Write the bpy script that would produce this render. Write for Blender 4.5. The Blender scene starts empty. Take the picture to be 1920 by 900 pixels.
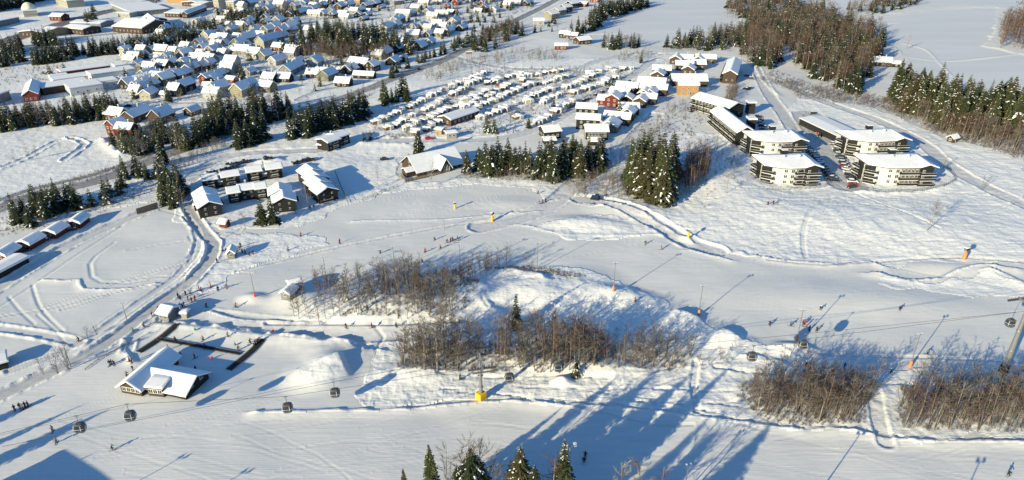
import bpy, math, random
import numpy as np
from mathutils import Vector, Matrix

R = math.radians
C = bpy.context.scene.collection
sc = bpy.context.scene

# ---------------------------------------------------------------- camera, sky, sun, exposure
CAM_H = 110.0
PITCH = R(26.4)
FPX = 1312.0                      # focal length in pixels of the 1920 px wide photograph
cam_data = bpy.data.cameras.new("camera")
cam_data.sensor_width = 36.0
cam_data.lens = FPX / 1920.0 * 36.0
cam_data.clip_start = 1.0
cam_data.clip_end = 9000.0
cam = bpy.data.objects.new("camera", cam_data)
C.objects.link(cam)
cam.location = (0, 0, CAM_H)
cam.rotation_euler = (math.pi / 2 - PITCH, 0, 0)
sc.camera = cam

SUN_AZ = 43.0                     # shadows run this many degrees right of straight ahead
SUN_EL = 17.0
world = bpy.data.worlds.new("World")
sc.world = world
world.use_nodes = True
nt = world.node_tree
nt.nodes.clear()
wo = nt.nodes.new("ShaderNodeOutputWorld")
wb = nt.nodes.new("ShaderNodeBackground")
ws = nt.nodes.new("ShaderNodeTexSky")
ws.sky_type = 'NISHITA'
ws.sun_disc = False
ws.sun_elevation = R(SUN_EL)
ws.sun_rotation = R(180 + SUN_AZ)
ws.air_density = 1.0
ws.dust_density = 0.3
ws.ozone_density = 5.0
wb.inputs[1].default_value = 0.115
wt = nt.nodes.new("ShaderNodeMix"); wt.data_type = 'RGBA'; wt.blend_type = 'MULTIPLY'   # daylight white balance of a cold clear sky
wt.inputs["Factor"].default_value = 1.0; wt.inputs[7].default_value = (0.80, 0.98, 1.02, 1)
nt.links.new(ws.outputs[0], wt.inputs[6]); nt.links.new(wt.outputs[2], wb.inputs[0])
nt.links.new(wb.outputs[0], wo.inputs[0])

sun_data = bpy.data.lights.new("sun", 'SUN')
sun_data.energy = 5.0
sun_data.angle = R(0.53)
sun_data.color = (1.0, 0.86, 0.54)
sun = bpy.data.objects.new("sun", sun_data)
C.objects.link(sun)
sun.rotation_euler = (R(90 - SUN_EL), 0, R(-SUN_AZ))
sun.location = (-200, -200, 300)

sc.view_settings.view_transform = 'Standard'
sc.view_settings.look = 'None'
sc.view_settings.gamma = 1.0
sc.view_settings.use_curve_mapping = False
sc.view_settings.exposure = 0.61

sc.cycles.max_bounces = 4
sc.cycles.diffuse_bounces = 2
sc.cycles.glossy_bounces = 1
sc.cycles.transmission_bounces = 1
sc.cycles.transparent_max_bounces = 4
sc.cycles.caustics_reflective = False
sc.cycles.caustics_refractive = False

# ---------------------------------------------------------------- picture <-> place
SP, CP = math.sin(PITCH), math.cos(PITCH)

def G0(u, v, z=0.0):
    """Ground point (at height z) seen at photograph position u, v."""
    a = (u - 960.0) / FPX
    b = (v - 450.0) / FPX
    t = (CAM_H - z) / (SP + b * CP)
    return (a * t, t * (CP - b * SP))

def pxm(v):
    return FPX * (SP + (v - 450.0) / FPX * CP) / CAM_H

def project(x, y, z):
    d = y * CP + (CAM_H - z) * SP
    up = y * SP - (CAM_H - z) * CP
    return (960 + FPX * x / d, 450 - FPX * up / d)

def height_for(u, v, v_top):
    """Height of an upright thing standing at u, v whose top reaches row v_top."""
    x, y, z0 = P(u, v)
    lo, hi = 0.0, 60.0
    for _ in range(30):
        m = (lo + hi) / 2
        if project(x, y, z0 + m)[1] > v_top: lo = m
        else: hi = m
    return lo

# ---------------------------------------------------------------- noise
def _hash(ix, iy, seed):
    n = (ix.astype(np.int64) * 374761393 + iy.astype(np.int64) * 668265263 + seed * 982451653) & 0xFFFFFFFF
    n = ((n ^ (n >> 13)) * 1274126177) & 0xFFFFFFFF
    n = n ^ (n >> 16)
    return (n & 0xFFFF) / 65535.0

def vnoise(x, y, seed=0):
    ix = np.floor(x); iy = np.floor(y)
    fx = x - ix; fy = y - iy
    fx = fx * fx * (3 - 2 * fx); fy = fy * fy * (3 - 2 * fy)
    a = _hash(ix, iy, seed); b = _hash(ix + 1, iy, seed)
    c = _hash(ix, iy + 1, seed); d = _hash(ix + 1, iy + 1, seed)
    return (a + (b - a) * fx) * (1 - fy) + (c + (d - c) * fx) * fy - 0.5

def fbm(x, y, seed=0, octs=3):
    r = 0; a = 1.0
    for k in range(octs):
        r = r + a * vnoise(x * 2 ** k, y * 2 ** k, seed + 17 * k)
        a *= 0.5
    return r

def smooth(t):
    t = np.clip(t, 0, 1)
    return t * t * (3 - 2 * t)

# ---------------------------------------------------------------- materials
def mat(name, col, rough=0.8, var=0.0, scale=2.0, metallic=0.0, bump=0.0, col2=None, spec=0.3):
    m = bpy.data.materials.new(name)
    m.use_nodes = True
    n = m.node_tree.nodes; l = m.node_tree.links
    b = n["Principled BSDF"]
    b.inputs["Roughness"].default_value = rough
    b.inputs["Metallic"].default_value = metallic
    b.inputs["Specular IOR Level"].default_value = spec
    c4 = (*col, 1)
    b.inputs["Base Color"].default_value = c4
    if var > 0 or col2:
        tc = n.new("ShaderNodeTexCoord")
        tx = n.new("ShaderNodeTexNoise"); tx.inputs["Scale"].default_value = scale
        tx.inputs["Detail"].default_value = 3
        l.new(tc.outputs["Object"], tx.inputs["Vector"])
        mx = n.new("ShaderNodeMix"); mx.data_type = 'RGBA'
        rp = n.new("ShaderNodeMapRange")
        rp.inputs[1].default_value = 0.35; rp.inputs[2].default_value = 0.65
        l.new(tx.outputs["Fac"], rp.inputs[0])
        l.new(rp.outputs[0], mx.inputs["Factor"])
        if col2:
            mx.inputs[6].default_value = c4; mx.inputs[7].default_value = (*col2, 1)
        else:
            mx.inputs[6].default_value = (*[k * (1 - var) for k in col], 1)
            mx.inputs[7].default_value = (*[min(1, k * (1 + var)) for k in col], 1)
        l.new(mx.outputs[2], b.inputs["Base Color"])
        if bump > 0:
            bp = n.new("ShaderNodeBump"); bp.inputs["Strength"].default_value = bump
            bp.inputs["Distance"].default_value = 0.1
            l.new(tx.outputs["Fac"], bp.inputs["Height"]); l.new(bp.outputs[0], b.inputs["Normal"])
    return m

def plank_mat(name, col, col2, step=0.18):
    """Board cladding: thin upright boards with darker joints."""
    m = bpy.data.materials.new(name); m.use_nodes = True
    n = m.node_tree.nodes; l = m.node_tree.links; b = n["Principled BSDF"]
    b.inputs["Roughness"].default_value = 0.8
    b.inputs["Specular IOR Level"].default_value = 0.2
    tc = n.new("ShaderNodeTexCoord")
    mp = n.new("ShaderNodeMapping"); mp.inputs["Scale"].default_value = (1.2, 1.2, 8.0)
    l.new(tc.outputs["Object"], mp.inputs[0])
    tx = n.new("ShaderNodeTexNoise"); tx.inputs["Scale"].default_value = 0.9; tx.inputs["Detail"].default_value = 3
    l.new(mp.outputs[0], tx.inputs["Vector"])
    rp = n.new("ShaderNodeMapRange"); rp.inputs[1].default_value = 0.35; rp.inputs[2].default_value = 0.65
    l.new(tx.outputs["Fac"], rp.inputs[0])
    mx = n.new("ShaderNodeMix"); mx.data_type = 'RGBA'
    mx.inputs[6].default_value = (*col, 1); mx.inputs[7].default_value = (*col2, 1)
    l.new(rp.outputs[0], mx.inputs["Factor"]); l.new(mx.outputs[2], b.inputs["Base Color"])
    return m

MT = {}
MT['snow'] = mat('roof_snow', (0.80, 0.81, 0.83), 0.7, 0.035, 0.6, bump=0.25)
MT['tree_snow'] = mat('tree_snow', (0.80, 0.82, 0.86), 0.7)
MT['fascia_dark'] = mat('dark_fascia', (0.045, 0.04, 0.038), 0.7)
MT['fascia_white'] = mat('white_fascia', (0.72, 0.72, 0.70), 0.6)
MT['glass'] = mat('window_glass', (0.03, 0.035, 0.045), 0.12, spec=0.6)
MT['white'] = plank_mat('white_boards', (0.40, 0.405, 0.40), (0.34, 0.345, 0.34))
MT['cream'] = plank_mat('cream_boards', (0.36, 0.345, 0.29), (0.31, 0.30, 0.25))
MT['yellow'] = plank_mat('yellow_boards', (0.28, 0.255, 0.18), (0.24, 0.22, 0.15))
MT['orange'] = plank_mat('orange_boards', (0.38, 0.24, 0.11), (0.33, 0.20, 0.09))
MT['red'] = plank_mat('red_boards', (0.16, 0.032, 0.026), (0.12, 0.026, 0.02))
MT['brown'] = plank_mat('brown_boards', (0.080, 0.054, 0.042), (0.055, 0.038, 0.030))
MT['grey'] = plank_mat('grey_boards', (0.22, 0.225, 0.225), (0.18, 0.185, 0.185))
MT['sage'] = plank_mat('sage_boards', (0.16, 0.17, 0.12), (0.13, 0.14, 0.10))
MT['black'] = plank_mat('black_boards', (0.028, 0.028, 0.026), (0.018, 0.019, 0.018))
MT['beige'] = plank_mat('beige_render', (0.60, 0.54, 0.42), (0.55, 0.50, 0.38))
MT['render'] = mat('white_render', (0.50, 0.51, 0.52), 0.8, 0.04, 1.0)
MT['concrete'] = mat('concrete', (0.35, 0.34, 0.32), 0.85, 0.1, 1.5)
MT['metal'] = mat('galvanised_steel', (0.27, 0.275, 0.28), 0.45, 0.08, 2, metallic=0.5)
MT['dark_metal'] = mat('dark_steel', (0.06, 0.06, 0.065), 0.5, 0.1, 2)
MT['rubber'] = mat('black_rubber', (0.02, 0.02, 0.02), 0.8)
MT['pad_yellow'] = mat('yellow_padding', (0.80, 0.48, 0.03), 0.6, 0.1, 2)
MT['pad_orange'] = mat('orange_padding', (0.80, 0.25, 0.10), 0.6, 0.1, 2)
MT['pad_red'] = mat('red_padding', (0.65, 0.06, 0.05), 0.6, 0.1, 2)
MT['wood'] = mat('weathered_wood', (0.16, 0.12, 0.09), 0.85, 0.2, 3)
MT['needles'] = mat('spruce_needles', (0.036, 0.052, 0.022), 0.8, 0, 0.9, col2=(0.085, 0.095, 0.035))
MT['needles_dark'] = mat('dark_needles', (0.020, 0.032, 0.018), 0.8, 0, 0.9, col2=(0.045, 0.058, 0.026))
MT['needles_brown'] = mat('cone_laden_needles', (0.045, 0.048, 0.022), 0.8, 0, 0.7, col2=(0.085, 0.075, 0.032))
MT['bark'] = mat('spruce_bark', (0.10, 0.075, 0.055), 0.9, 0.2, 4)
MT['birch_bark'] = mat('birch_bark', (0.30, 0.27, 0.23), 0.8, 0, 1.2, col2=(0.13, 0.105, 0.085))
MT['twig'] = mat('grey_brown_twigs', (0.095, 0.08, 0.068), 0.9, 0, 0.25, col2=(0.22, 0.195, 0.17))
MT['twig_red'] = mat('red_brown_twigs', (0.085, 0.048, 0.036), 0.9, 0, 0.3, col2=(0.15, 0.095, 0.07))
MT['twig_frost'] = mat('frosted_twigs', (0.42, 0.40, 0.38), 0.9, 0, 0.5, col2=(0.20, 0.17, 0.14))

# ---------------------------------------------------------------- mesh builder
class MB:
    def __init__(s):
        s.v = []; s.f = []; s.m = []; s.mats = []
    def mi(s, m):
        m = MT[m] if isinstance(m, str) else m
        if m not in s.mats: s.mats.append(m)
        return s.mats.index(m)
    def add(s, vs, fs, m):
        o = len(s.v); i = s.mi(m)
        s.v.extend(vs)
        for f in fs:
            s.f.append([k + o for k in f]); s.m.append(i)
    def box(s, c, d, m, rz=0.0, tilt=None):
        hx, hy, hz = d[0] / 2, d[1] / 2, d[2] / 2
        ca, sa = math.cos(rz), math.sin(rz)
        vs = []
        for sx, sy, sz in ((-1, -1, -1), (1, -1, -1), (1, 1, -1), (-1, 1, -1), (-1, -1, 1), (1, -1, 1), (1, 1, 1), (-1, 1, 1)):
            x, y, z = sx * hx, sy * hy, sz * hz
            if tilt is not None:
                p = tilt @ Vector((x, y, z)); x, y, z = p
            vs.append((c[0] + x * ca - y * sa, c[1] + x * sa + y * ca, c[2] + z))
        s.add(vs, [(0, 3, 2, 1), (4, 5, 6, 7), (0, 1, 5, 4), (1, 2, 6, 5), (2, 3, 7, 6), (3, 0, 4, 7)], m)
    def tube(s, a, b, r0, r1, m, n=6, caps=True):
        a = Vector(a); b = Vector(b); d = b - a
        if d.length < 1e-6: return
        q = d.to_track_quat('Z', 'Y')
        vs = []
        for p, r in ((a, r0), (b, r1)):
            for k in range(n):
                t = 2 * math.pi * k / n
                vs.append(tuple(p + q @ Vector((r * math.cos(t), r * math.sin(t), 0))))
        fs = [(k, (k + 1) % n, n + (k + 1) % n, n + k) for k in range(n)]
        if caps:
            fs.append(tuple(range(n - 1, -1, -1))); fs.append(tuple(range(n, 2 * n)))
        s.add(vs, fs, m)
    def lathe(s, prof, m, n=12, c=(0, 0, 0)):
        vs = []
        for r, z in prof:
            for k in range(n):
                t = 2 * math.pi * k / n
                vs.append((c[0] + r * math.cos(t), c[1] + r * math.sin(t), c[2] + z))
        fs = []
        for i in range(len(prof) - 1):
            for k in range(n):
                fs.append((i * n + k, i * n + (k + 1) % n, (i + 1) * n + (k + 1) % n, (i + 1) * n + k))
        fs.append(tuple(range(n - 1, -1, -1))); fs.append(tuple(range((len(prof) - 1) * n, len(prof) * n)))
        s.add(vs, fs, m)
    def prism(s, poly, z0, z1, m, mtop=None):
        n = len(poly)
        vs = [(x, y, z0) for x, y in poly] + [(x, y, z1) for x, y in poly]
        s.add(vs, [tuple(range(n - 1, -1, -1))] + [(k, (k + 1) % n, n + (k + 1) % n, n + k) for k in range(n)], m)
        s.add([(x, y, z1) for x, y in poly], [tuple(range(n))], mtop or m)
    def mesh(s, name, smoothed=False):
        me = bpy.data.meshes.new(name)
        me.from_pydata(s.v, [], s.f)
        for m in s.mats: me.materials.append(m)
        me.polygons.foreach_set('material_index', s.m)
        if smoothed: me.polygons.foreach_set('use_smooth', [True] * len(s.f))
        me.update()
        return me
    def build(s, name, parent=None, smoothed=False, loc=None):
        return link(name, s.mesh(name, smoothed), parent, loc)

def link(name, me, parent=None, loc=None, rz=0.0):
    o = bpy.data.objects.new(name, me)
    C.objects.link(o)
    if parent is not None: o.parent = parent
    if loc is not None: o.location = loc
    if rz: o.rotation_euler = (0, 0, rz)
    return o

def tag(o, label, cat, group=None, kind=None):
    if label: o['label'] = label
    if cat: o['category'] = cat
    if group: o['group'] = group
    if kind: o['kind'] = kind
    return o

def empty(name, loc, rz=0.0, scale=1.0):
    o = bpy.data.objects.new(name, None)
    o.empty_display_size = 0.5
    C.objects.link(o)
    o.location = loc; o.rotation_euler = (0, 0, rz)
    o.scale = (scale, scale, scale) if not isinstance(scale, tuple) else scale
    return o

def dup(root, loc, rz=0.0, scale=None):
    """A copy of a thing with copies of its parts and sub-parts (meshes shared)."""
    r = root.copy(); C.objects.link(r)
    r.location = loc; r.rotation_euler = (0, 0, rz)
    if scale is not None: r.scale = (scale, scale, scale) if not isinstance(scale, tuple) else scale
    for ch in root.children:
        c = ch.copy(); C.objects.link(c); c.parent = r
        for g in ch.children:
            d = g.copy(); C.objects.link(d); d.parent = c
    return r

ONES = "first second third fourth fifth sixth seventh eighth ninth tenth eleventh twelfth thirteenth fourteenth fifteenth sixteenth seventeenth eighteenth nineteenth".split()
TENS = {20: "twent", 30: "thirt", 40: "fort", 50: "fift", 60: "sixt", 70: "sevent", 80: "eight", 90: "ninet"}
def ordw(n):
    """1 -> first, 23 -> twenty-third"""
    if n < 20: return ONES[n - 1]
    if n >= 100: return "hundred and " + ordw(n - 100) if n > 100 else "hundredth"
    t, o = n // 10 * 10, n % 10
    return TENS[t] + "ieth" if o == 0 else TENS[t] + "y-" + ONES[o - 1]
# ================================================================ GROUND
NR, NC = 900, 1250
D0, D1 = 84.0, 960.0               # depth range along the view axis

# polylines on the ground (photograph positions), half width, sink, bank height, packed, dark
TRACKS = [
 # main road and railway line past the village
 ([(-60,415),(60,370),(170,343),(250,315),(330,286),(445,247),(520,222),(640,184),(700,163),(780,131),(850,103),(960,42),(1060,-8)], 4.5, .35, .5, 1, .75),
 ([(-60,400),(60,355),(170,330),(250,303),(330,275),(445,240),(520,214)], 2.0, .2, .2, 1, .8),
 ([(-40,96),(80,55),(160,32),(290,0),(330,-12)], 9, .3, .5, 1, 1),
 ([(-40,122),(60,92),(150,70),(240,60)], 4, .2, .3, 1, .5),
 # streets of the village
 ([(222,200),(290,175),(345,160),(400,150),(440,150),(480,128),(560,112)], 2.6, .2, .35, 1, .25),
 ([(205,172),(250,152),(300,128),(340,118),(400,118)], 2.6, .2, .35, 1, .3),
 ([(400,95),(420,82),(450,66),(500,48),(560,40),(620,34)], 2.6, .2, .35, 1, .3),
 ([(420,92),(440,100),(480,98),(540,90)], 2.4, .2, .3, 1, .2),
 ([(225,112),(300,92),(340,84),(400,78),(440,66)], 2.4, .2, .3, 1, .25),
 ([(560,128),(620,128),(660,116),(720,104),(780,98)], 2.4, .2, .3, 1, .2),
 ([(560,186),(600,170),(660,158),(740,146),(790,132)], 2.4, .2, .3, 1, .2),
 ([(690,60),(740,36),(760,22),(778,4),(785,-8)], 2.8, .2, .3, 1, .3),
 ([(890,-8),(896,20),(880,34),(840,40),(780,44)], 2.6, .2, .3, 1, .2),
 ([(600,52),(680,40),(740,30)], 2.4, .2, .3, 1, .2),
 ([(480,-4),(540,22),(600,26)], 2.4, .2, .3, 1, .2),
 ([(150,205),(230,190),(330,192),(420,192)], 2.2, .2, .3, 1, .15),
 # junction arm and campsite approach
 ([(850,103),(878,112),(905,120),(960,127),(1060,130),(1090,126),(1130,112),(1185,100),(1240,102)], 3.2, .25, .6, 1, .12),
 ([(1240,102),(1300,104),(1370,108),(1410,118),(1424,142)], 3.2, .25, .7, 1, .1),
 ([(1060,130),(1085,133),(1070,150),(1030,168),(1000,185)], 3, .2, .3, 1, .1),
 ([(1225,112),(1195,135),(1150,160),(1110,180),(1060,215),(1020,235),(960,255),(880,262),(700,262)], 3.6, .25, .4, 1, .1),
 ([(690,250),(760,225),(830,192),(900,160),(960,135)], 2.6, .15, .2, 1, .08),
 ([(740,258),(830,225),(900,196),(960,168),(1010,148)], 2.4, .15, .2, 1, .08),
 ([(860,250),(940,222),(990,200),(1050,172)], 2.4, .15, .2, 1, .08),
 # apartment drive
 ([(1424,142),(1445,180),(1470,215),(1490,245),(1520,262)], 3.6, .3, .5, 1, .2),
 ([(1515,215),(1525,245),(1545,280),(1572,315),(1590,345)], 8.5, .25, .3, 1, .32),
 ([(1424,142),(1480,160),(1560,195),(1640,222),(1700,250),(1740,275),(1780,310),(1850,350),(1960,400)], 4.0, .25, .4, 1, .08),
 # piste link between the groves
 ([(1230,215),(1190,260),(1165,290),(1130,310),(1090,335),(1055,365),(1030,385),(980,405),(900,425)], 4.5, .4, .35, 1, .0),
 ([(1090,372),(1140,380),(1200,405),(1250,430),(1290,455),(1340,470)], 4.5, .6, .55, 1, .0),
 # street in the dark wooden complex
 ([(600,282),(520,285),(450,290),(400,305),(370,325),(350,345)], 3.5, .25, .5, 1, .12),
 ([(345,345),(348,380),(362,405),(385,440),(402,458),(392,492),(362,525),(300,570),(230,625),(150,675),(60,715),(-60,770)], 2.2, .3, .55, 1, .3),
 ([(350,408),(368,430),(374,456),(362,487),(330,520),(270,562),(190,620),(110,664),(20,694)], 1.3, .22, .25, .8, .08),
 ([(300,395),(345,408),(362,432),(366,456),(352,487),(318,520),(255,562),(170,622)], .4, .12, .06, .5, 0),
 # left field lanes
 ([(-40,560),(60,500),(140,455),(220,420),(330,375)], 2.6, .25, .45, 1, .1),
 ([(-40,600),(60,535),(150,475),(230,425)], .5, .14, .05, .5, 0),
 ([(-40,610),(60,625),(130,640),(150,645)], 1.6, .15, .5, .8, 0),
 ([(70,590),(105,620),(120,640)], .4, .1, .03, .4, 0),
 ([(60,533),(72,570),(95,600),(118,622)], .45, .13, .04, .5, 0),
 ([(15,555),(35,580),(65,608)], .4, .12, .03, .4, 0),
 ([(215,455),(180,480),(168,495),(172,520),(190,530),(240,532),(280,525),(330,500),(360,480),(366,462),(355,445)], .55, .12, .05, .4, 0),
 ([(240,470),(300,460),(345,455)], .4, .12, .08, .3, 0),
 # foot of main piste
 ([(240,660),(245,640),(270,620),(300,607)], 1.4, .15, .25, .7, 0),
 ([(395,440),(420,450),(452,432)], .5, .15, .1, .3, 0),
 # upper piste edge lines
 ([(445,510),(560,480),(640,462),(760,437),(860,420),(930,412),(1000,395)], .5, .25, .25, .2, .1),
 ([(500,605),(620,608),(720,610),(800,606),(860,602)], .7, .45, .2, .3, .1),
 ([(1440,488),(1540,497),(1640,490),(1700,485),(1810,483),(1920,492)], .6, .3, .2, .3, .15),
 # slope road below mid woods
 ([(330,596),(400,600),(510,612),(640,622),(760,618),(850,612)], 5.0, .25, .2, .9, 0),
 # tracks through the fresh snow right
 ([(1570,345),(1620,370),(1700,405),(1760,435)], .6, .2, .15, .4, 0),
 ([(1510,480),(1505,440),(1520,400),(1560,370)], .9, .15, .1, .4, 0),
 ([(1305,680),(1300,720),(1305,770)], .9, .25, .2, .5, 0),
 ([(1620,690),(1640,740),(1648,790),(1660,830)], 1.8, .3, .2, .7, 0),
 ([(1340,690),(1480,706),(1600,712),(1720,720),(1920,722)], .6, .3, .2, .3, .1),
 ([(1440,655),(1560,664),(1700,668),(1920,676)], .5, .25, .15, .3, .1),
 ([(960,625),(1020,580),(1080,545),(1130,525)], .5, .18, .12, .2, 0),
 ([(700,610),(720,630),(705,655)], .5, .2, .1, .2, 0),
 # field by the left houses
 ([(130,258),(160,270),(120,300)], 1.5, .1, .8, .3, 0),
 ([(-40,330),(40,300),(110,262),(130,258)], 1.5, .1, .6, .2, 0),
]
# snow banks: polyline, half width, height, steepness on the far side
RIDGES = [
 ([(330,609),(380,612),(450,619),(520,629),(600,637),(650,640),(680,655)], 2.6, 1.9),
 ([(395,585),(440,597),(520,602),(600,606)], 1.2, .7),
 ([(480,774),(600,772),(760,768),(860,757),(960,751),(1030,759),(1110,762),(1240,775),(1330,785),(1440,799),(1500,807),(1570,804),(1690,825),(1780,829),(1850,827),(1960,832)], 1.0, .75),
 ([(1380,470),(1440,486),(1540,495),(1600,494),(1630,490),(1655,499)], 1.2, .8),
 ([(1635,511),(1670,519),(1720,527),(1760,523),(1800,508),(1850,498),(1900,505)], 1.6, 1.3),
 ([(1855,508),(1885,516),(1925,532)], 1.6, 1.3),
 ([(80,524),(120,527),(150,525),(152,535),(158,543),(200,545),(250,541),(290,533)], .8, .45),
 ([(660,415),(700,412),(830,410),(1010,393)], .7, .35),
 ([(1120,372),(1200,400),(1260,432),(1300,455)], 1.0, .8),
 ([(1290,470),(1340,482),(1370,490)], 1.0, .5),
 ([(238,640),(236,660),(250,682)], .9, .7),
 ([(1410,115),(1430,150),(1460,180)], 1.2, .9),
 ([(1340,205),(1345,235),(1365,265)], 1.2, .8),
 ([(1438,352),(1480,353),(1550,347)], .8, .8),
 ([(1600,358),(1680,362),(1750,356),(1790,340)], 1.0, 1.0),
 ([(900,520),(925,512),(960,510),(1000,515),(1020,530)], 2.4, 1.3),
 ([(905,560),(925,585),(960,600)], 2.2, 1.2),
 ([(190,260),(215,280),(228,290)], 1.6, 1.5),
 ([(640,272),(690,268),(760,270)], 1.4, 1.0),
 ([(960,420),(1000,425),(1060,440),(1240,442)], .8, .35),
 ([(1410,668),(1450,676),(1480,690)], 1.5, 1.0),
]
# mounds: centre, radius along x, radius along y (m), angle deg, height, sharp crest
MOUNDS = [
 (597,702,9,8.0,15,2.2,1.0),(626,672,9,5.5,-15,1.4,1.0),
 (1250,612,9,5.0,30,.9,1.0),(1370,640,10,4,-15,.7,1.0),
 (1070,545,18,14,20,1.4,1.0),(950,545,13,10,0,1.2,1.0),(1020,560,10,7,0,.8,1.0),
 (880,555,10,7,30,2.5,1.0),(1170,560,14,7,-20,1.8,1.0),(960,380,14,8,0,.5,1.0),
 (720,575,26,14,0,3.0,1.0),(560,560,10,8,0,1.6,1.0),(780,700,12,6,0,1.6,1.0),
 (1290,447,4,3,0,1.2,1.0),(475,560,5,3.5,0,1.2,1.0),(1054,718,3,2.4,0,1.6,1.0),(1490,655,7,3.5,-10,1.6,1.0),
 (1100,690,20,5,-8,1.4,1.0),(1180,395,18,10,-20,1.5,1.0),(1100,420,16,7,-10,1.4,1.0),
 (1330,330,22,30,20,2.5,1.0),(1450,400,40,25,0,1.5,1.0),(1700,420,45,25,0,1.6,1.0),
 (1600,560,45,12,-5,1.0,1.0),(1760,500,14,6,0,.9,1.0),
 (300,690,22,14,0,.5,1.0),(500,305,6,3,0,1.2,1.0),(520,302,4,2,0,1.1,1.0),(705,290,24,12,0,-.8,1.0),
 (965,300,60,9,0,1.2,1.0),(1500,640,3,3,0,.6,1.0),
]
ROUGH = [
 ([(1100,388),(1180,402),(1300,445),(1350,472),(1450,490),(1640,495),(1930,490),(1930,290),(1790,262),(1640,200),(1500,180),(1420,270),(1340,250),(1240,240),(1160,330),(1070,362),(1000,330),(870,330),(760,345),(700,340),(720,360),(880,345),(1000,352),(1040,372)], .8),
 ([(540,612),(560,580),(640,555),(760,520),(900,500),(960,510),(1090,505),(1200,545),(1300,600),(1380,645),(1520,665),(1700,700),(1930,690),(1930,826),(1700,822),(1500,803),(1440,795),(1200,770),(1100,758),(960,748),(860,753),(700,765),(650,740),(690,700),(700,645),(860,618),(860,604),(700,608)], .95),
 ([(330,420),(450,432),(560,425),(700,370),(760,340),(740,300),(760,285),(880,265),(1000,245),(1080,265),(1230,215),(1240,110),(870,110),(700,175),(500,235),(350,300),(0,410),(0,430),(120,405),(330,370)], .55),
 ([(-100,400),(330,280),(700,160),(880,90),(1100,-20),(-300,-20)], .5),
 ([(1050,450),(1010,425),(1110,405),(1200,410),(1260,440)], .8),
 ([(360,470),(420,440),(560,440),(620,455),(480,500),(400,540),(330,555)], .6),
 ([(1640,512),(1700,530),(1760,528),(1850,515),(1930,535),(1930,560),(1750,545),(1650,535)], .6),
]
ROUGH.append(([(690,262),(760,258),(960,250),(1060,210),(1200,135),(1240,118),(1080,130),(905,130),(690,230)], .95))
LAKES = [
 [(1060,80),(1090,62),(1150,35),(1230,-15),(1440,-15),(1385,20),(1390,38),(1350,55),(1260,75),(1200,88),(1130,86)],
 [(1595,35),(1680,25),(1760,18),(1870,12),(1865,60),(1840,85),(1930,105),(1930,170),(1840,180),(1760,160),(1715,145),(1700,105),(1660,75),(1640,50)],
 [(1440,-15),(1500,-15),(1480,12),(1440,20)],
 [(1560,-15),(2200,-15),(2000,10),(1870,8),(1700,12),(1560,20)],
]

def poly_mask(X, Y, poly):
    m = np.zeros(X.shape, bool)
    n = len(poly)
    x0 = min(p[0] for p in poly); x1 = max(p[0] for p in poly)
    y0 = min(p[1] for p in poly); y1 = max(p[1] for p in poly)
    sel = (X > x0) & (X < x1) & (Y > y0) & (Y < y1)
    xs, ys = X[sel], Y[sel]
    ins = np.zeros(xs.shape, bool)
    for i in range(n):
        ax, ay = poly[i]; bx, by = poly[(i + 1) % n]
        if ay == by: continue
        c = ((ay > ys) != (by > ys)) & (xs < (bx - ax) * (ys - ay) / (by - ay) + ax)
        ins ^= c
    m[sel] = ins
    return m

def densify(pts, step=6.0):
    """Smooth (Catmull-Rom) polyline on the ground."""
    g = [G0(*p) for p in pts]
    out = []
    for i in range(len(g) - 1):
        p0 = g[max(i - 1, 0)]; p1 = g[i]; p2 = g[i + 1]; p3 = g[min(i + 2, len(g) - 1)]
        n = max(1, min(12, int(math.dist(p1, p2) / step)))
        for k in range(n):
            t = k / n
            out.append(tuple(0.5 * ((2 * p1[j]) + (-p0[j] + p2[j]) * t + (2 * p0[j] - 5 * p1[j] + 4 * p2[j] - p3[j]) * t * t + (-p0[j] + 3 * p1[j] - 3 * p2[j] + p3[j]) * t ** 3) for j in (0, 1)))
    out.append(g[-1])
    return out

def line_dist(X, Y, pts, reach, side=None):
    """Distance to a polyline, only for the points nearer than reach (indices, distances)."""
    best = np.full(X.size, 1e9, np.float32)
    xf, yf = X.ravel(), Y.ravel()
    D = ROWD
    for i in range(len(pts) - 1):
        (ax, ay), (bx, by) = pts[i], pts[i + 1]
        ya, yb = min(ay, by) - reach, max(ay, by) + reach
        r0 = int(np.searchsorted(ROWY, ya)); r1 = int(np.searchsorted(ROWY, yb))
        if r1 <= r0: continue
        sl = slice(r0 * NC, r1 * NC)
        xs = xf[sl]; ys = yf[sl]
        near = np.nonzero((xs > min(ax, bx) - reach) & (xs < max(ax, bx) + reach))[0]
        if near.size == 0: continue
        px_, py_ = xs[near], ys[near]
        dx, dy = bx - ax, by - ay
        t = np.clip(((px_ - ax) * dx + (py_ - ay) * dy) / (dx * dx + dy * dy + 1e-9), 0, 1)
        d = np.hypot(px_ - ax - t * dx, py_ - ay - t * dy).astype(np.float32)
        idx = near + r0 * NC
        closer = d < best[idx]
        best[idx] = np.where(closer, d, best[idx])
        if side is not None: side[idx] = np.where(closer, py_ - ay - t * dy, side[idx])
    return best

ROWD = np.exp(np.linspace(math.log(D0), math.log(D1), NR))
ROWY = (ROWD - CAM_H * SP) / CP
COLS = np.linspace(-1, 1, NC)
HALF = ROWD * 0.84 + 14
GX = (HALF[:, None] * COLS[None, :])
GY = np.repeat(ROWY[:, None], NC, 1)

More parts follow.
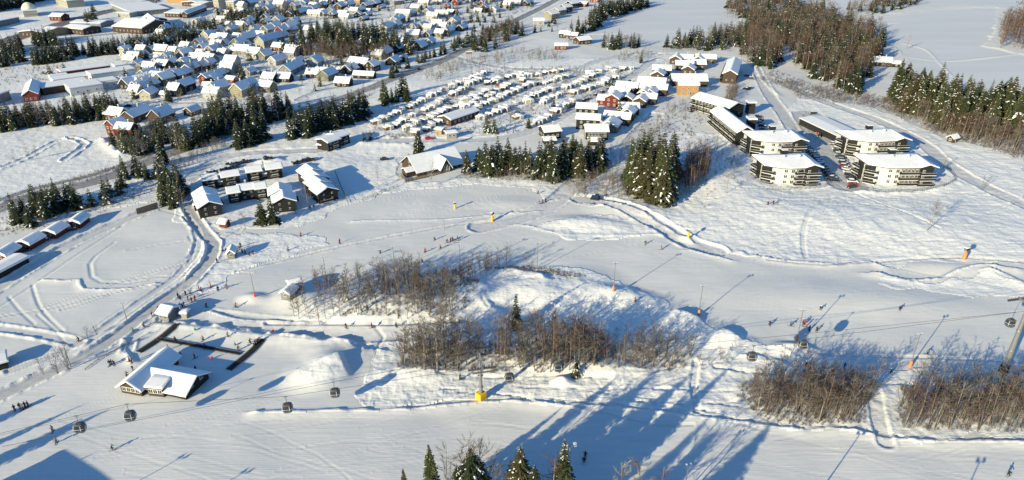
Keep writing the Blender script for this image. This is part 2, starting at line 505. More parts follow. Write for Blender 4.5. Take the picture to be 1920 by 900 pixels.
H = 0.9 * fbm(GX / 55, GY / 55, 3, 2) + 0.35 * fbm(GX / 17, GY / 17, 5, 2)
jx = GX + 5 * fbm(GX / 7, GY / 7, 21, 2); jy = GY + 5 * fbm(GX / 7, GY / 7, 22, 2)
rough = np.full(H.shape, 0.06)
for poly, amt in ROUGH:
    m = poly_mask(jx, jy, [G0(*p) for p in poly])
    rough[m] = np.maximum(rough[m], amt)
# lumpy heaps pushed up by the groomer
for (u, v, rr_) in [(600,702,7),(1250,612,9),(1365,645,8),(950,535,18),(1290,447,4)]:
    cx, cy = G0(u, v); rough = np.maximum(rough, .8 * smooth(1.3 - np.hypot(GX - cx, GY - cy) / rr_))
lake = np.zeros(H.shape)
for poly in LAKES:
    m = poly_mask(jx, jy, [G0(u, max(v, -18)) for u, v in poly])
    lake[m] = 1
# wind-blown tracks and the edge of the ice
for pts, w_ in [([(1672,92),(1692,106),(1706,130),(1718,152)], 1.6), ([(1692,104),(1760,113),(1830,110),(1940,96)], 1.8), ([(1690,80),(1735,92),(1760,115),(1785,142)], .9),
                ([(1595,36),(1680,28),(1760,20),(1875,13)], 1.5), ([(1090,64),(1200,60),(1330,54)], 1.2), ([(1655,44),(1690,41)], 1.2)]:
    d = line_dist(GX, GY, densify(pts), w_ * 2).reshape(H.shape)
    k = np.exp(-(d / w_) ** 2) * (d < w_ * 2)
    lake = lake * (1 - .9 * k)
H = H * (1 - lake) - 0.5 * lake
rough = rough * (1 - lake) + 0.02 * lake
for (u, v, rx, ry, ang, h, p) in MOUNDS:
    cx, cy = G0(u, v)
    ca, sa = math.cos(R(ang)), math.sin(R(ang))
    dx = GX - cx; dy = GY - cy
    a = (dx * ca + dy * sa) / rx; b = (-dx * sa + dy * ca) / ry
    d = np.sqrt(a * a + b * b)
    H += h * smooth(1 - d / 1.25) ** p
# kicker profile: a ramp that breaks off towards the sun's far side
def ramp(u, v, ang, L, W, h):
    global H
    cx, cy = G0(u, v); ca, sa = math.cos(R(ang)), math.sin(R(ang))
    dx = GX - cx; dy = GY - cy
    a = dx * ca + dy * sa; b = -dx * sa + dy * ca
    t = np.clip(a / L, 0, 1)
    fall = smooth((L + 2.0 - a) / 2.0)
    w = smooth((W - np.abs(b)) / 3.0 + .5) * (1 + .25 * fbm(GX / 1.8, GY / 1.8, 66, 2))
    H += h * t ** 1.3 * fall * w * (a > 0)
ramp(583, 706, 28, 8, 4.0, 1.3)
ramp(1262, 625, 55, 9, 4.5, 1.9)
ramp(1338, 652, 40, 7, 3.5, 1.3)
ramp(1395, 655, 150, 8, 4, 1.0)
lump = fbm(GX / 2.6, GY / 2.6, 9, 3)
H += rough * (0.34 * lump + 0.16 * np.abs(fbm(GX / 0.9, GY / 0.9, 31, 2)))
H += 0.6 * np.clip(rough - .5, 0, 1) * fbm(GX / 6.5, GY / 6.5, 12, 2)
packed = np.zeros(H.shape); dark = np.zeros(H.shape)
# single ski and snowshoe tracks wandering over the untouched snow
_r = random.Random(90)
def wander(poly, n, seed, ln, ang0, spread):
    out = []
    rr = random.Random(seed); g = [G0(*p) for p in poly]
    x0, x1 = min(p[0] for p in g), max(p[0] for p in g); y0, y1 = min(p[1] for p in g), max(p[1] for p in g)
    for _ in range(n):
        x, y = rr.uniform(x0, x1), rr.uniform(y0, y1); a = R(ang0 + rr.uniform(-spread, spread)); pts = [(x, y)]
        for k in range(int(ln / 4)):
            a += rr.uniform(-.16, .16); x += 4 * math.cos(a); y += 4 * math.sin(a); pts.append((x, y))
        out.append(pts)
    return out
WANDER = wander([(1330,400),(1900,490),(1900,340),(1400,340)], 34, 1, 70, 10, 30) + wander([(1060,390),(1300,440),(1150,380)], 8, 2, 40, 0, 25) \
    + wander([(700,745),(1250,765),(1250,700),(700,700)], 16, 3, 40, 0, 20) + wander([(20,620),(330,560),(330,440),(100,440)], 5, 4, 45, 40, 30)
PISTE = wander([(0,900),(0,800),(500,780),(1900,835),(1900,900)], 60, 5, 60, 5, 25) + wander([(500,500),(1100,440),(1900,520),(1900,600),(1350,560),(900,480)], 70, 6, 60, -8, 22) + wander([(700,380),(1000,350),(1000,400),(720,440)], 25, 7, 45, 10, 25)
for g in PISTE:
    d = line_dist(GX, GY, g, .9).reshape(H.shape)
    H = np.where(d < .9, H - .05 * np.exp(-(d / .22) ** 2) + .025 * np.exp(-((d - .45) / .2) ** 2), H)
for g in WANDER:
    d = line_dist(GX, GY, g, 1.3).reshape(H.shape)
    H = np.where(d < 1.3, H - .22 * np.exp(-(d / .32) ** 2) + .09 * np.exp(-((d - .62) / .25) ** 2), H)
for (pts, hw, sink, bank, pk, dk) in TRACKS:
    g = densify(pts)
    d = line_dist(GX, GY, g, hw + 4).reshape(H.shape)
    core = smooth((hw - d) / max(0.5, hw * .3) + 0.4)
    rim = np.exp(-((d - hw - .5) / .5) ** 2) * (0.25 + 1.5 * np.clip(fbm(GX / 2.2, GY / 2.2, 41, 3) + .35, 0, 1.2))
    inner = d < hw + 4
    H = np.where(inner, H - sink * core + bank * .62 * rim * (1 - packed), H)
    rough = np.where(inner, rough * (1 - .85 * core * min(1, pk)) + .25 * rim * min(1, bank * 1.4), rough)
    packed = np.where(inner, np.maximum(packed, core * pk), packed)
    dark = np.where(inner, np.maximum(dark, core * dk), dark)
for (pts, hw, h) in RIDGES:
    g = densify(pts, 4)
    wob = np.clip(.95 + 1.3 * fbm(GX / 3.2, GY / 3.2, 51, 3), .15, 2)
    sd = np.zeros(GX.size, np.float32)
    d = line_dist(GX, GY, g, hw * 4.5, sd).reshape(H.shape); sd = sd.reshape(H.shape)
    k = np.where(sd < 0, np.exp(-(d / (hw * 2.0)) ** 2), np.exp(-(d / (hw * .5)) ** 2))   # gentle towards the piste, steep behind
    k[d > hw * 4.5] = 0
    H += .62 * h * k * np.where(sd < -.4, 1 + .2 * (wob - 1), wob)
    rough = np.maximum(rough, .45 * k * (sd > -.6))
rough = np.clip(rough, 0, 1)

def zat(x, y):
    d = y * CP + CAM_H * SP
    r = (math.log(max(d, D0)) - math.log(D0)) / (math.log(D1) - math.log(D0)) * (NR - 1)
    c = (x / (max(d, D0) * .84 + 14) + 1) / 2 * (NC - 1)
    if r < 0 or c < 0 or r >= NR - 1 or c >= NC - 1:
        return 0.0
    i, j = int(r), int(c); fr, fc = r - i, c - j
    return float((H[i, j] * (1 - fc) + H[i, j + 1] * fc) * (1 - fr) + (H[i + 1, j] * (1 - fc) + H[i + 1, j + 1] * fc) * fr)

def P(u, v):
    """Point of the snow surface seen at photograph position u, v."""
    z = 0.0
    for _ in range(4):
        x, y = G0(u, v, z)
        z = zat(x, y)
    x, y = G0(u, v, z)
    return (x, y, zat(x, y))

def grid_mesh(name):
    me = bpy.data.meshes.new(name)
    n = NR * NC
    co = np.empty((n, 3), np.float32)
    co[:, 0] = GX.ravel(); co[:, 1] = GY.ravel(); co[:, 2] = H.ravel()
    me.vertices.add(n); me.vertices.foreach_set('co', co.ravel())
    i = np.arange(NR - 1)[:, None] * NC + np.arange(NC - 1)[None, :]
    q = np.stack([i, i + 1, i + NC + 1, i + NC], -1).reshape(-1, 4).astype(np.int32)
    nf = len(q)
    me.loops.add(nf * 4); me.loops.foreach_set('vertex_index', q.ravel())
    me.polygons.add(nf)
    me.polygons.foreach_set('loop_start', np.arange(nf, dtype=np.int32) * 4)
    me.polygons.foreach_set('loop_total', np.full(nf, 4, np.int32))
    me.polygons.foreach_set('use_smooth', np.ones(nf, bool))
    me.update(calc_edges=True)
    ca = me.color_attributes.new('surface', 'FLOAT_COLOR', 'POINT')
    col = np.zeros((n, 4), np.float32)
    col[:, 0] = rough.ravel(); col[:, 1] = packed.ravel(); col[:, 2] = dark.ravel(); col[:, 3] = 1
    ca.data.foreach_set('color', col.ravel())
    la = me.attributes.new('ice', 'FLOAT', 'POINT'); la.data.foreach_set('value', lake.ravel().astype(np.float32))
    return me

def snow_ground_mat():
    m = bpy.data.materials.new('snow_ground'); m.use_nodes = True
    n = m.node_tree.nodes; l = m.node_tree.links; b = n["Principled BSDF"]
    b.inputs["Roughness"].default_value = 0.75; b.inputs["Specular IOR Level"].default_value = 0.15
    at = n.new("ShaderNodeAttribute"); at.attribute_name = 'surface'
    ice = n.new("ShaderNodeAttribute"); ice.attribute_name = 'ice'
    sp = n.new("ShaderNodeSeparateColor"); l.new(at.outputs["Color"], sp.inputs[0])
    geo = n.new("ShaderNodeNewGeometry")
    def noise(scale, sx=1, sy=1, det=3, rough_=.5, rot=0):
        mp = n.new("ShaderNodeMapping"); mp.inputs["Scale"].default_value = (sx, sy, 1)
        mp.inputs["Rotation"].default_value = (0, 0, R(rot))
        l.new(geo.outputs["Position"], mp.inputs[0])
        t = n.new("ShaderNodeTexNoise"); t.inputs["Scale"].default_value = scale; t.inputs["Detail"].default_value = det
        t.inputs["Roughness"].default_value = rough_
        l.new(mp.outputs[0], t.inputs["Vector"]); return t.outputs["Fac"]
    def mixc(f, a, bb):
        x = n.new("ShaderNodeMix"); x.data_type = 'RGBA'
        for k, val in ((6, a), (7, bb)):
            if isinstance(val, tuple): x.inputs[k].default_value = (*val, 1)
            else: l.new(val, x.inputs[k])
        if isinstance(f, float): x.inputs["Factor"].default_value = f
        else: l.new(f, x.inputs["Factor"])
        return x.outputs[2]
    def rng(f, a, bb, c=0., d=1.):
        x = n.new("ShaderNodeMapRange"); l.new(f, x.inputs[0])
        for k, val in zip((1, 2, 3, 4), (a, bb, c, d)): x.inputs[k].default_value = val
        return x.outputs[0]
    def mul(a, bb):
        x = n.new("ShaderNodeMath"); x.operation = 'MULTIPLY'
        l.new(a, x.inputs[0])
        if isinstance(bb, float): x.inputs[1].default_value = bb
        else: l.new(bb, x.inputs[1])
        return x.outputs[0]
    def add(a, bb):
        x = n.new("ShaderNodeMath"); x.operation = 'ADD'; l.new(a, x.inputs[0]); l.new(bb, x.inputs[1]); return x.outputs[0]
    streak = noise(.55, .16, 1.6, 4, .6, -6)
    broad = noise(.03, 1, 1, 3)
    groomed = mixc(rng(streak, .3, .7), (.64, .645, .64), (.75, .75, .735))
    groomed = mixc(rng(broad, .35, .65), groomed, (.66, .665, .66))
    fresh = mixc(rng(noise(.4, 1, 1, 3), .3, .7), (.76, .765, .755), (.84, .84, .82))
    c = mixc(rng(sp.outputs[0], .1, .6), groomed, fresh)
    road = mixc(rng(noise(.5, 1, 1, 4), .35, .65), (.56, .57, .59), (.68, .69, .70))
    c = mixc(mul(sp.outputs[1], .85), c, road)
    dirt = mixc(rng(noise(.8, 1, 1, 5, .65), .4, .6), (.085, .085, .085), (.24, .235, .23))
    c = mixc(sp.outputs[2], c, dirt)
    icec = mixc(rng(noise(.02, .5, 2.2, 4), .3, .7), (.60, .62, .65), (.68, .69, .70))
    c = mixc(ice.outputs["Fac"], c, icec)
    l.new(c, b.inputs["Base Color"])
    h1 = mul(noise(1.1, 1, 1, 5, .6), .5)
    h2 = mul(noise(.35, .5, 1.6, 4, .55, 20), .9)
    hr = mul(add(h1, h2), rng(sp.outputs[0], .05, .7, .0, 1.))
    hg = add(mul(noise(1.3, .10, 2.2, 4, .6, -6), .16), mul(noise(.25, .5, 1, 3), .25))
    hh = add(hr, hg)
    bp = n.new("ShaderNodeBump"); bp.inputs["Strength"].default_value = .55; bp.inputs["Distance"].default_value = .55
    l.new(hh, bp.inputs["Height"]); l.new(bp.outputs[0], b.inputs["Normal"])
    return m

SNOW_GROUND = snow_ground_mat()
gme = grid_mesh('snow_ground'); gme.materials.append(SNOW_GROUND)
tag(link('snow_ground', gme), 'wide snow covered valley floor and ski slope', None, kind='structure')
# the country round about, out to the horizon, just beneath the sheet above
mb = MB(); mb.add([(-6000, -3000, -2.6), (6000, -3000, -2.6), (6000, 9000, -2.6), (-6000, 9000, -2.6)], [(0, 1, 2, 3)], mat('far_snow', (.72, .73, .75), .8, .06, .01))
tag(mb.build('ground'), 'snow covered land stretching beyond the valley', None, kind='structure')
# ================================================================ TREE KINDS
def spruce_mesh(seed, h, width, levels, boughs, snow, needles='needles', gap=0.0, near=False):
    """Crown of one spruce: whorls of drooping boughs, each a comb of needle sprays."""
    rnd = random.Random(seed)
    mb = MB(); ni = mb.mi(needles); si = mb.mi('tree_snow')
    V, F, Mi = mb.v, mb.f, mb.m
    lean = rnd.uniform(0, 6.28)
    z0 = h * rnd.uniform(.03, .10)
    for i in range(levels):
        t = (i + rnd.uniform(-.3, .3)) / levels
        t = max(0.0, min(.985, t))
        z = z0 + (h - z0) * t
        rad = width * ((1 - t ** 1.9) if near else (1 - t) ** 0.82) * (1 + .12 * math.sin(t * 17 + seed)) + .12
        if gap and rnd.random() < gap: rad *= .55
        nb = max(4, int(boughs * (1 - .5 * t)))
        a0 = rnd.uniform(0, 6.28)
        for b in range(nb):
            if rnd.random() < .07: continue
            a = a0 + 6.283 * b / nb + rnd.uniform(-.25, .25)
            r = rad * rnd.uniform(.72, 1.12) * (1 + .10 * math.cos(a - lean))
            droop = rnd.uniform(.25, .5) * (1 - .6 * t)
            ca, sa = math.cos(a), math.sin(a)
            segs = 5 if near else 3
            sn = rnd.random() < snow
            for s in range(segs):
                f0 = .12 + .88 * s / segs; f1 = .12 + .88 * (s + 1.25) / segs
                w = r * (.20 if near else .26) * (1.15 - f0) + .07
                zz0 = z - droop * r * f0 * f0 + .12 * r * f0; zz1 = z - droop * r * f1 * f1 + .12 * r * f1
                for side in (-1, 1):
                    j = rnd.uniform(.7, 1.3)
                    o = len(V)
                    p0 = (ca * r * f0, sa * r * f0, zz0)
                    p1 = (ca * r * f1, sa * r * f1, zz1)
                    fm = (f0 + f1) / 2 + .12
                    p2 = (ca * r * fm - sa * side * w * j * 1.3, sa * r * fm + ca * side * w * j * 1.3, (zz0 + zz1) / 2 - .22 * w - rnd.uniform(.0, .25))
                    V.extend((p0, p1, p2)); F.append((o, o + 1, o + 2)); Mi.append(ni)
                # hanging spray below the bough
                o = len(V)
                V.extend(((ca * r * f0, sa * r * f0, zz0), (ca * r * f1, sa * r * f1, zz1),
                          (ca * r * (f0 + f1) / 2 + rnd.uniform(-.1, .1), sa * r * (f0 + f1) / 2 + rnd.uniform(-.1, .1), (zz0 + zz1) / 2 - r * .16 - .25)))
                F.append((o, o + 1, o + 2)); Mi.append(ni)
                if sn and s >= segs // 3 and rnd.random() < .75:
                    w2 = min(.42, w * .8) * rnd.uniform(.6, 1.2); o = len(V)
                    fa, fb = f0, f0 + (f1 - f0) * .8
                    up = .07
                    V.extend(((ca * r * fa - sa * w2, sa * r * fa + ca * w2, zz0 + up), (ca * r * fa + sa * w2, sa * r * fa - ca * w2, zz0 + up),
                              (ca * r * fb + sa * w2 * .7, sa * r * fb - ca * w2 * .7, zz1 + up * .6), (ca * r * fb - sa * w2 * .7, sa * r * fb + ca * w2 * .7, zz1 + up * .6),
                              (ca * r * (fa + fb) / 2, sa * r * (fa + fb) / 2, max(zz0, zz1) + up + w2 * .45)))
                    for q in ((0, 1, 4), (1, 2, 4), (2, 3, 4), (3, 0, 4)):
                        F.append(tuple(k + o for k in q)); Mi.append(si)
    # leader
    o = len(V)
    V.extend(((-.06, 0, h * .97), (.06, 0, h * .97), (0, 0, h * 1.03), (0, .06, h * .97)))
    F.extend(((o, o + 1, o + 2), (o + 1, o + 3, o + 2))); Mi.extend((ni, ni))
    tr = MB(); tr.tube((0, 0, -.6), (0, 0, h * .96), h * .014 + .05, .03, 'bark', 6)
    return mb.mesh('crown'), tr.mesh('trunk')

def bare_mesh(seed, h, spread, nbr, twigs, tw='twig', bark='birch_bark', stems=1):
    """Leafless broadleaf tree: stem(s), rising branches and a haze of fine twigs."""
    rnd = random.Random(seed)
    tr = MB(); cr = MB(); ti = cr.mi(tw)
    def stick(a, b, r0, r1, mbx, m, n=3):
        mbx.tube(a, b, r0, r1, m, n, caps=False)
    def twig(a, d, ln, w):
        s = d.cross(Vector((rnd.uniform(-1, 1), rnd.uniform(-1, 1), rnd.uniform(-1, 1))))
        if s.length < 1e-4: return
        s.normalize(); s *= w
        o = len(cr.v)
        cr.v.extend((tuple(a - s), tuple(a + s), tuple(a + d * ln))); cr.f.append((o, o + 1, o + 2)); cr.m.append(ti)
    for st in range(stems):
        top = Vector((rnd.uniform(-.06, .06) * h + (st - (stems - 1) / 2) * spread * .5 * rnd.uniform(.5, 1.2), rnd.uniform(-.06, .06) * h + rnd.uniform(-.3, .3) * spread * (stems > 1), h * rnd.uniform(.85, 1.0)))
        base = Vector((rnd.uniform(-.2, .2), rnd.uniform(-.2, .2), -.5)) if stems > 1 else Vector((0, 0, -.5))
        mid = (base + top) / 2 + Vector((rnd.uniform(-.3, .3), rnd.uniform(-.3, .3), 0))
        r = h * .008 + .025
        tr.tube(base, mid, r, r * .7, bark, 5, False); tr.tube(mid, top, r * .7, .015, bark, 4, False)
        def on(t): return base.lerp(mid, t * 2) if t < .5 else mid.lerp(top, t * 2 - 1)
        for b in range(nbr // stems):
            t = rnd.uniform(.22, .97)
            p = on(t)
            a = rnd.uniform(0, 6.283)
            ln = spread * (1.15 - t) ** .7 * rnd.uniform(.55, 1.15) * (1.0 if t > .35 else .7)
            d = Vector((math.cos(a), math.sin(a), rnd.uniform(.35, 1.25))).normalized()
            e = p + d * ln
            stick(p, e, .022 * (1.1 - t) + .010, .006, cr, tw)
            for k in range(twigs):
                q = p.lerp(e, rnd.uniform(.2, 1.0))
                dd = (d + Vector((rnd.uniform(-.8, .8), rnd.uniform(-.8, .8), rnd.uniform(-.35, .8)))).normalized()
                twig(q, dd, ln * rnd.uniform(.25, .65), .021)
    return cr.mesh('crown'), tr.mesh('trunk')

SPR = {}
for k in range(4):   # tall dense spruces
    SPR['tall', k] = spruce_mesh(10 + k, 20, 3.2 + .45 * k, 30, 12, .15, ['needles', 'needles', 'needles_brown', 'needles'][k], gap=.05)
for k in range(4):   # dark mid-size spruces
    SPR['dark', k] = spruce_mesh(30 + k, 12, 2.3 + .35 * k, 20, 10, .11, 'needles_dark', gap=.05)
for k in range(3):   # snow-laden young spruces
    SPR['young', k] = spruce_mesh(50 + k, 8, 2.0 + .2 * k, 14, 9, .20, 'needles')
for k in range(5):   # big foreground spruces
    SPR['near', k] = spruce_mesh(70 + k, 24, [3.0, 5.6, 4.8, 2.9, 4.6][k], 48, 18, .17, ['needles', 'needles_dark', 'needles_brown', 'needles', 'needles_dark'][k], gap=.04, near=True)
BAR = {}
for k in range(6): BAR['birch', k] = bare_mesh(100 + k, 11, 2.7 + .25 * k, 38, 13, 'twig')
for k in range(4): BAR['red', k] = bare_mesh(120 + k, 11, 2.2 + .25 * k, 38, 14, 'twig_red')
for k in range(6): BAR['alder', k] = bare_mesh(140 + k, 9, 2.3 + .2 * k, 32, 14, ['twig', 'twig', 'twig_red', 'twig', 'twig', 'twig'][k], 'twig', stems=1 + k % 3)
for k in range(3): BAR['frost', k] = bare_mesh(160 + k, 9, 2.6, 36, 13, 'twig_frost', 'birch_bark')
REF = {'tall': 20., 'dark': 12., 'young': 8., 'near': 24., 'birch': 11., 'red': 11., 'alder': 9., 'frost': 9.}
NV = {'tall': 4, 'dark': 4, 'young': 3, 'near': 5, 'birch': 6, 'red': 4, 'alder': 6, 'frost': 3}
trnd = random.Random(4)
NAMES = {'tall': ('spruce_tree', 'spruce'), 'dark': ('spruce_tree', 'spruce'), 'young': ('young_spruce', 'spruce'), 'near': ('spruce_tree', 'spruce'),
         'birch': ('bare_birch', 'birch'), 'red': ('bare_birch', 'birch'), 'alder': ('bare_alder', 'alder'), 'frost': ('frosted_birch', 'birch')}

def tree(kind, x, y, h, label=None, group=None, wide=1.0, var=None):
    k = trnd.randrange(NV[kind]) if var is None else var
    cr, tr = (SPR if (kind, k) in SPR else BAR)[kind, k]
    s = h / REF[kind]
    name, cat = NAMES[kind]
    r = empty(name, (x, y, zat(x, y)), trnd.uniform(0, 6.28), (s * wide, s * wide, s))
    link('trunk', tr, r); link('crown', cr, r)
    tag(r, label, cat, group)
    return r

def size_word(h, lo, hi):
    t = (h - lo) / max(.1, hi - lo)
    return 'small' if t < .25 else 'medium-sized' if t < .6 else 'tall' if t < .88 else 'very tall'

DESC = {'tall': 'green spruce', 'dark': 'dark spruce', 'young': 'snowy spruce', 'near': 'dense green spruce',
        'birch': 'bare birch', 'red': 'bare reddish birch', 'alder': 'bare brown alder', 'frost': 'frosted pale birch'}

def sample_poly(poly, n, seed, gap):
    """n spread-out ground points inside a polygon given by photograph positions."""
    rnd = random.Random(seed)
    g = [G0(*p) for p in poly]
    x0, x1 = min(p[0] for p in g), max(p[0] for p in g); y0, y1 = min(p[1] for p in g), max(p[1] for p in g)
    out = []; tries = 0
    while len(out) < n and tries < n * 120:
        tries += 1
        x, y = rnd.uniform(x0, x1), rnd.uniform(y0, y1)
        ins = False
        for i in range(len(g)):
            ax, ay = g[i]; bx, by = g[(i + 1) % len(g)]
            if (ay > y) != (by > y) and x < (bx - ax) * (y - ay) / (by - ay) + ax: ins = not ins
        if not ins: continue
        gg = gap * (1 if tries < n * 60 else .5)
        if any((x - p) ** 2 + (y - q) ** 2 < gg * gg for p, q in out): continue
        out.append((x, y))
    return out

def wood(poly, n, lo, hi, kinds, place, seed, gap=2.5, wide=1.0):
    """A clump of individual trees; labels count them from the left."""
    pts = sample_poly(poly, n, seed, gap)
    pts.sort(key=lambda p: project(p[0], p[1], 0)[0])
    rnd = random.Random(seed + 1)
    cnt = {}
    for (x, y) in pts:
        kd = rnd.choice(kinds)
        h = rnd.triangular(lo, hi, lo + (hi - lo) * .6)
        cnt[kd] = cnt.get(kd, 0) + 1
        tree(kd, x, y, h, f"{size_word(h, lo, hi)} {DESC[kd]}, {ordw(cnt[kd])} from left {place}", 'trees ' + place, wide * rnd.uniform(.78, 1.3))

BK = ('birch', 'red', 'alder', 'frost')
def wood_mass(name, label, spec):
    """Far-off woods nobody could count: many trees joined into one mesh."""
    vs = []; fs = []; ms = []; mats = []; off = 0
    rnd = random.Random(len(spec) * 7 + 1)
    cache = {}
    for (poly, n, lo, hi, kinds, seed, gap) in spec:
        for (x, y) in sample_poly(poly, n, seed, gap):
            kd = rnd.choice(kinds); k = rnd.randrange(NV[kd])
            h = rnd.uniform(lo, hi); s = h / REF[kd]
            for me in (SPR if kd in ('tall', 'dark', 'young', 'near') else BAR)[kd, k]:
                if me.name not in cache:
                    nv = len(me.vertices); co = np.empty(nv * 3, np.float32); me.vertices.foreach_get('co', co)
                    nf = len(me.polygons)
                    tot = np.empty(nf, np.int32); me.polygons.foreach_get('loop_total', tot)
                    idx = np.empty(int(tot.sum()), np.int32); me.loops.foreach_get('vertex_index', idx)
                    mi = np.empty(nf, np.int32); me.polygons.foreach_get('material_index', mi)
                    cache[me.name] = (co.reshape(-1, 3), tot, idx, mi, list(me.materials))
                co, tot, idx, mi, mm = cache[me.name]
                for m in mm:
                    if m not in mats: mats.append(m)
                mp = np.array([mats.index(m) for m in mm], np.int32)
                a = rnd.uniform(0, 6.28); ca, sa = math.cos(a) * s, math.sin(a) * s
                c2 = np.empty_like(co)
                wd_ = 1.35 if kd in BK else 1.0
                ca_, sa_ = ca * wd_, sa * wd_
                c2[:, 0] = co[:, 0] * ca_ - co[:, 1] * sa_ + x; c2[:, 1] = co[:, 0] * sa_ + co[:, 1] * ca_ + y; c2[:, 2] = co[:, 2] * s + zat(x, y)
                vs.append(c2); fs.append((tot, idx + off)); ms.append(mp[mi]); off += len(co)
    me = bpy.data.meshes.new(name)
    V = np.concatenate(vs); T = np.concatenate([f[0] for f in fs]); I = np.concatenate([f[1] for f in fs]); M = np.concatenate(ms)
    me.vertices.add(len(V)); me.vertices.foreach_set('co', V.ravel())
    me.loops.add(len(I)); me.loops.foreach_set('vertex_index', I)
    me.polygons.add(len(T)); st = np.concatenate([[0], np.cumsum(T)[:-1]]).astype(np.int32)
    me.polygons.foreach_set('loop_start', st); me.polygons.foreach_set('loop_total', T)
    for m in mats: me.materials.append(m)
    me.polygons.foreach_set('material_index', M)
    me.update(calc_edges=True)
    tag(link(name, me), label, name.split('_')[-1], kind='stuff')

def scrub(name, label, spec):
    """Brush and seedlings poking through the snow: one mesh of twigs."""
    V = []; F = []
    rnd = random.Random(11)
    mats = [MT['twig'], MT['twig_red'], MT['twig_frost']]
    Mi = []
    for (poly, n, lo, hi, seed) in spec:
        for (x, y) in sample_poly(poly, n, seed, .35):
            h = rnd.uniform(lo, hi); z = zat(x, y); m = rnd.choice((0, 0, 1, 2))
            for k in range(16):
                a = rnd.uniform(0, 6.28); r = rnd.uniform(.1, .55) * h
                bx, by = x + rnd.uniform(-.25, .25), y + rnd.uniform(-.25, .25)
                o = len(V); w = .03
                V.extend(((bx - w, by, z - .1), (bx + w, by + w, z - .1), (bx + math.cos(a) * r, by + math.sin(a) * r, z + h * rnd.uniform(.5, 1))))
                F.append((o, o + 1, o + 2)); Mi.append(m)
    me = bpy.data.meshes.new(name); me.from_pydata(V, [], F)
    for m in mats: me.materials.append(m)
    me.polygons.foreach_set('material_index', Mi); me.update()
    tag(link(name, me), label, 'scrub', kind='stuff')

# ================================================================ TREES
# hill wood and groves by the apartments
wood([(1168,335),(1210,325),(1256,332),(1262,372),(1255,392),(1225,390),(1185,362)], 26, 15, 25, ['tall'], 'in the tall grove below the cabins', 201, 2.4, .95)
wood([(870,322),(905,312),(1000,316),(1120,312),(1128,300),(1140,308),(1100,330),(1045,342),(960,328),(885,327)], 46, 10, 17.5, ['tall', 'dark', 'dark'], 'in the grove behind the piste', 202, 2.0, 1.1)
wood([(890,325),(1130,310),(1060,338)], 16, 7, 11, ['red', 'birch'], 'between the spruces behind the piste', 203, 2.0)
wood([(1262,365),(1300,376),(1325,352),(1334,322),(1300,318),(1275,340)], 44, 9, 15, ['red'], 'right of the tall spruce grove', 204, 1.2, 1.25)
wood([(1140,335),(1175,322),(1172,372),(1190,385),(1150,365)], 14, 3, 5.5, ['alder', 'birch'], 'left of the tall grove', 205, 1.5)
# woods along the railway line
wood([(18,412),(45,390),(130,378),(150,392),(100,408),(60,425),(20,425)], 17, 8, 13, ['dark'], 'near the left picture edge', 206, 2.6, 1.15)
wood([(150,385),(230,335),(330,310),(345,330),(240,372),(160,402)], 14, 5, 10, ['dark', 'young'], 'along the left railway line', 207, 3)
wood([(283,372),(340,350),(348,378),(335,392),(290,392)], 11, 8, 15, ['dark', 'dark', 'tall'], 'left of the dark wooden houses', 208, 2.4)
wood([(440,272),(520,256),(640,222),(715,205),(700,218),(600,254),(520,270),(445,282)], 36, 10, 17, ['dark'], 'south of the railway line', 210, 2.2, 1.1)
wood([(640,212),(700,192),(760,178),(768,188),(715,206),(650,222)], 12, 9, 16, ['dark', 'tall'], 'between railway and campsite', 211, 2.6, 1.1)
wood([(440,232),(560,205),(700,172),(720,178),(560,226),(450,250)], 16, 6, 9, ['red', 'birch'], 'along the middle railway line', 214, 3)
# village wood
# along the upper railway line
# lake shore
wood([(1660,188),(1700,180),(1790,205),(1925,225),(1925,262),(1830,250),(1770,238),(1700,212)], 56, 16, 27, ['tall', 'near'], 'in the tall row at right', 226, 3.6, 1.1)
# middle slope thickets
wood([(548,600),(600,612),(650,585),(640,545),(600,548),(560,562)], 20, 6, 11, ['birch', 'red'], 'by the snowed-in hut', 229, 1.8)
wood([(635,600),(700,612),(850,606),(855,560),(780,520),(700,535),(650,560)], 70, 6, 12.5, ['birch', 'red', 'alder', 'alder'], 'on the knoll mid piste', 230, 1.5)
wood([(820,530),(850,560),(925,520),(960,505),(900,500)], 24, 5, 9, ['red', 'alder'], 'at the top of the knoll', 231, 1.6)
wood([(600,535),(720,505),(900,495),(1000,500),(1000,508),(860,520),(700,540),(620,552)], 24, 4, 8, ['birch', 'alder'], 'along the knoll top edge', 232, 2)
wood([(742,690),(790,705),(900,692),(905,640),(830,635),(760,655)], 46, 7, 13.5, ['birch', 'red', 'alder', 'alder'], 'left of the lift tower', 233, 1.4, 1.15)
wood([(925,690),(1000,702),(1090,704),(1130,690),(1110,650),(1000,640),(930,650)], 58, 8, 15, ['birch', 'red', 'alder', 'alder'], 'right of the lift tower', 234, 1.4, 1.15)
wood([(1130,690),(1200,692),(1285,690),(1300,670),(1220,650),(1130,655)], 34, 6, 11, ['birch', 'alder', 'alder'], 'right in the middle thicket', 235, 1.9)
wood([(1310,690),(1360,690),(1370,670),(1320,665)], 4, 3, 5, ['alder'], 'beside the lower gondola', 236, 2)
# lower right thickets
wood([(1385,745),(1420,785),(1500,798),(1600,795),(1622,770),(1640,728),(1560,712),(1450,715),(1400,722)], 98, 4.5, 12.5, ['alder', 'alder', 'birch', 'red'], 'in the left lower thicket', 237, 1.0, 1.1)
wood([(1682,800),(1760,808),(1925,800),(1925,735),(1800,728),(1700,730),(1682,765)], 98, 4.5, 12.5, ['alder', 'alder', 'birch', 'red'], 'in the right lower thicket', 238, 1.0, 1.1)

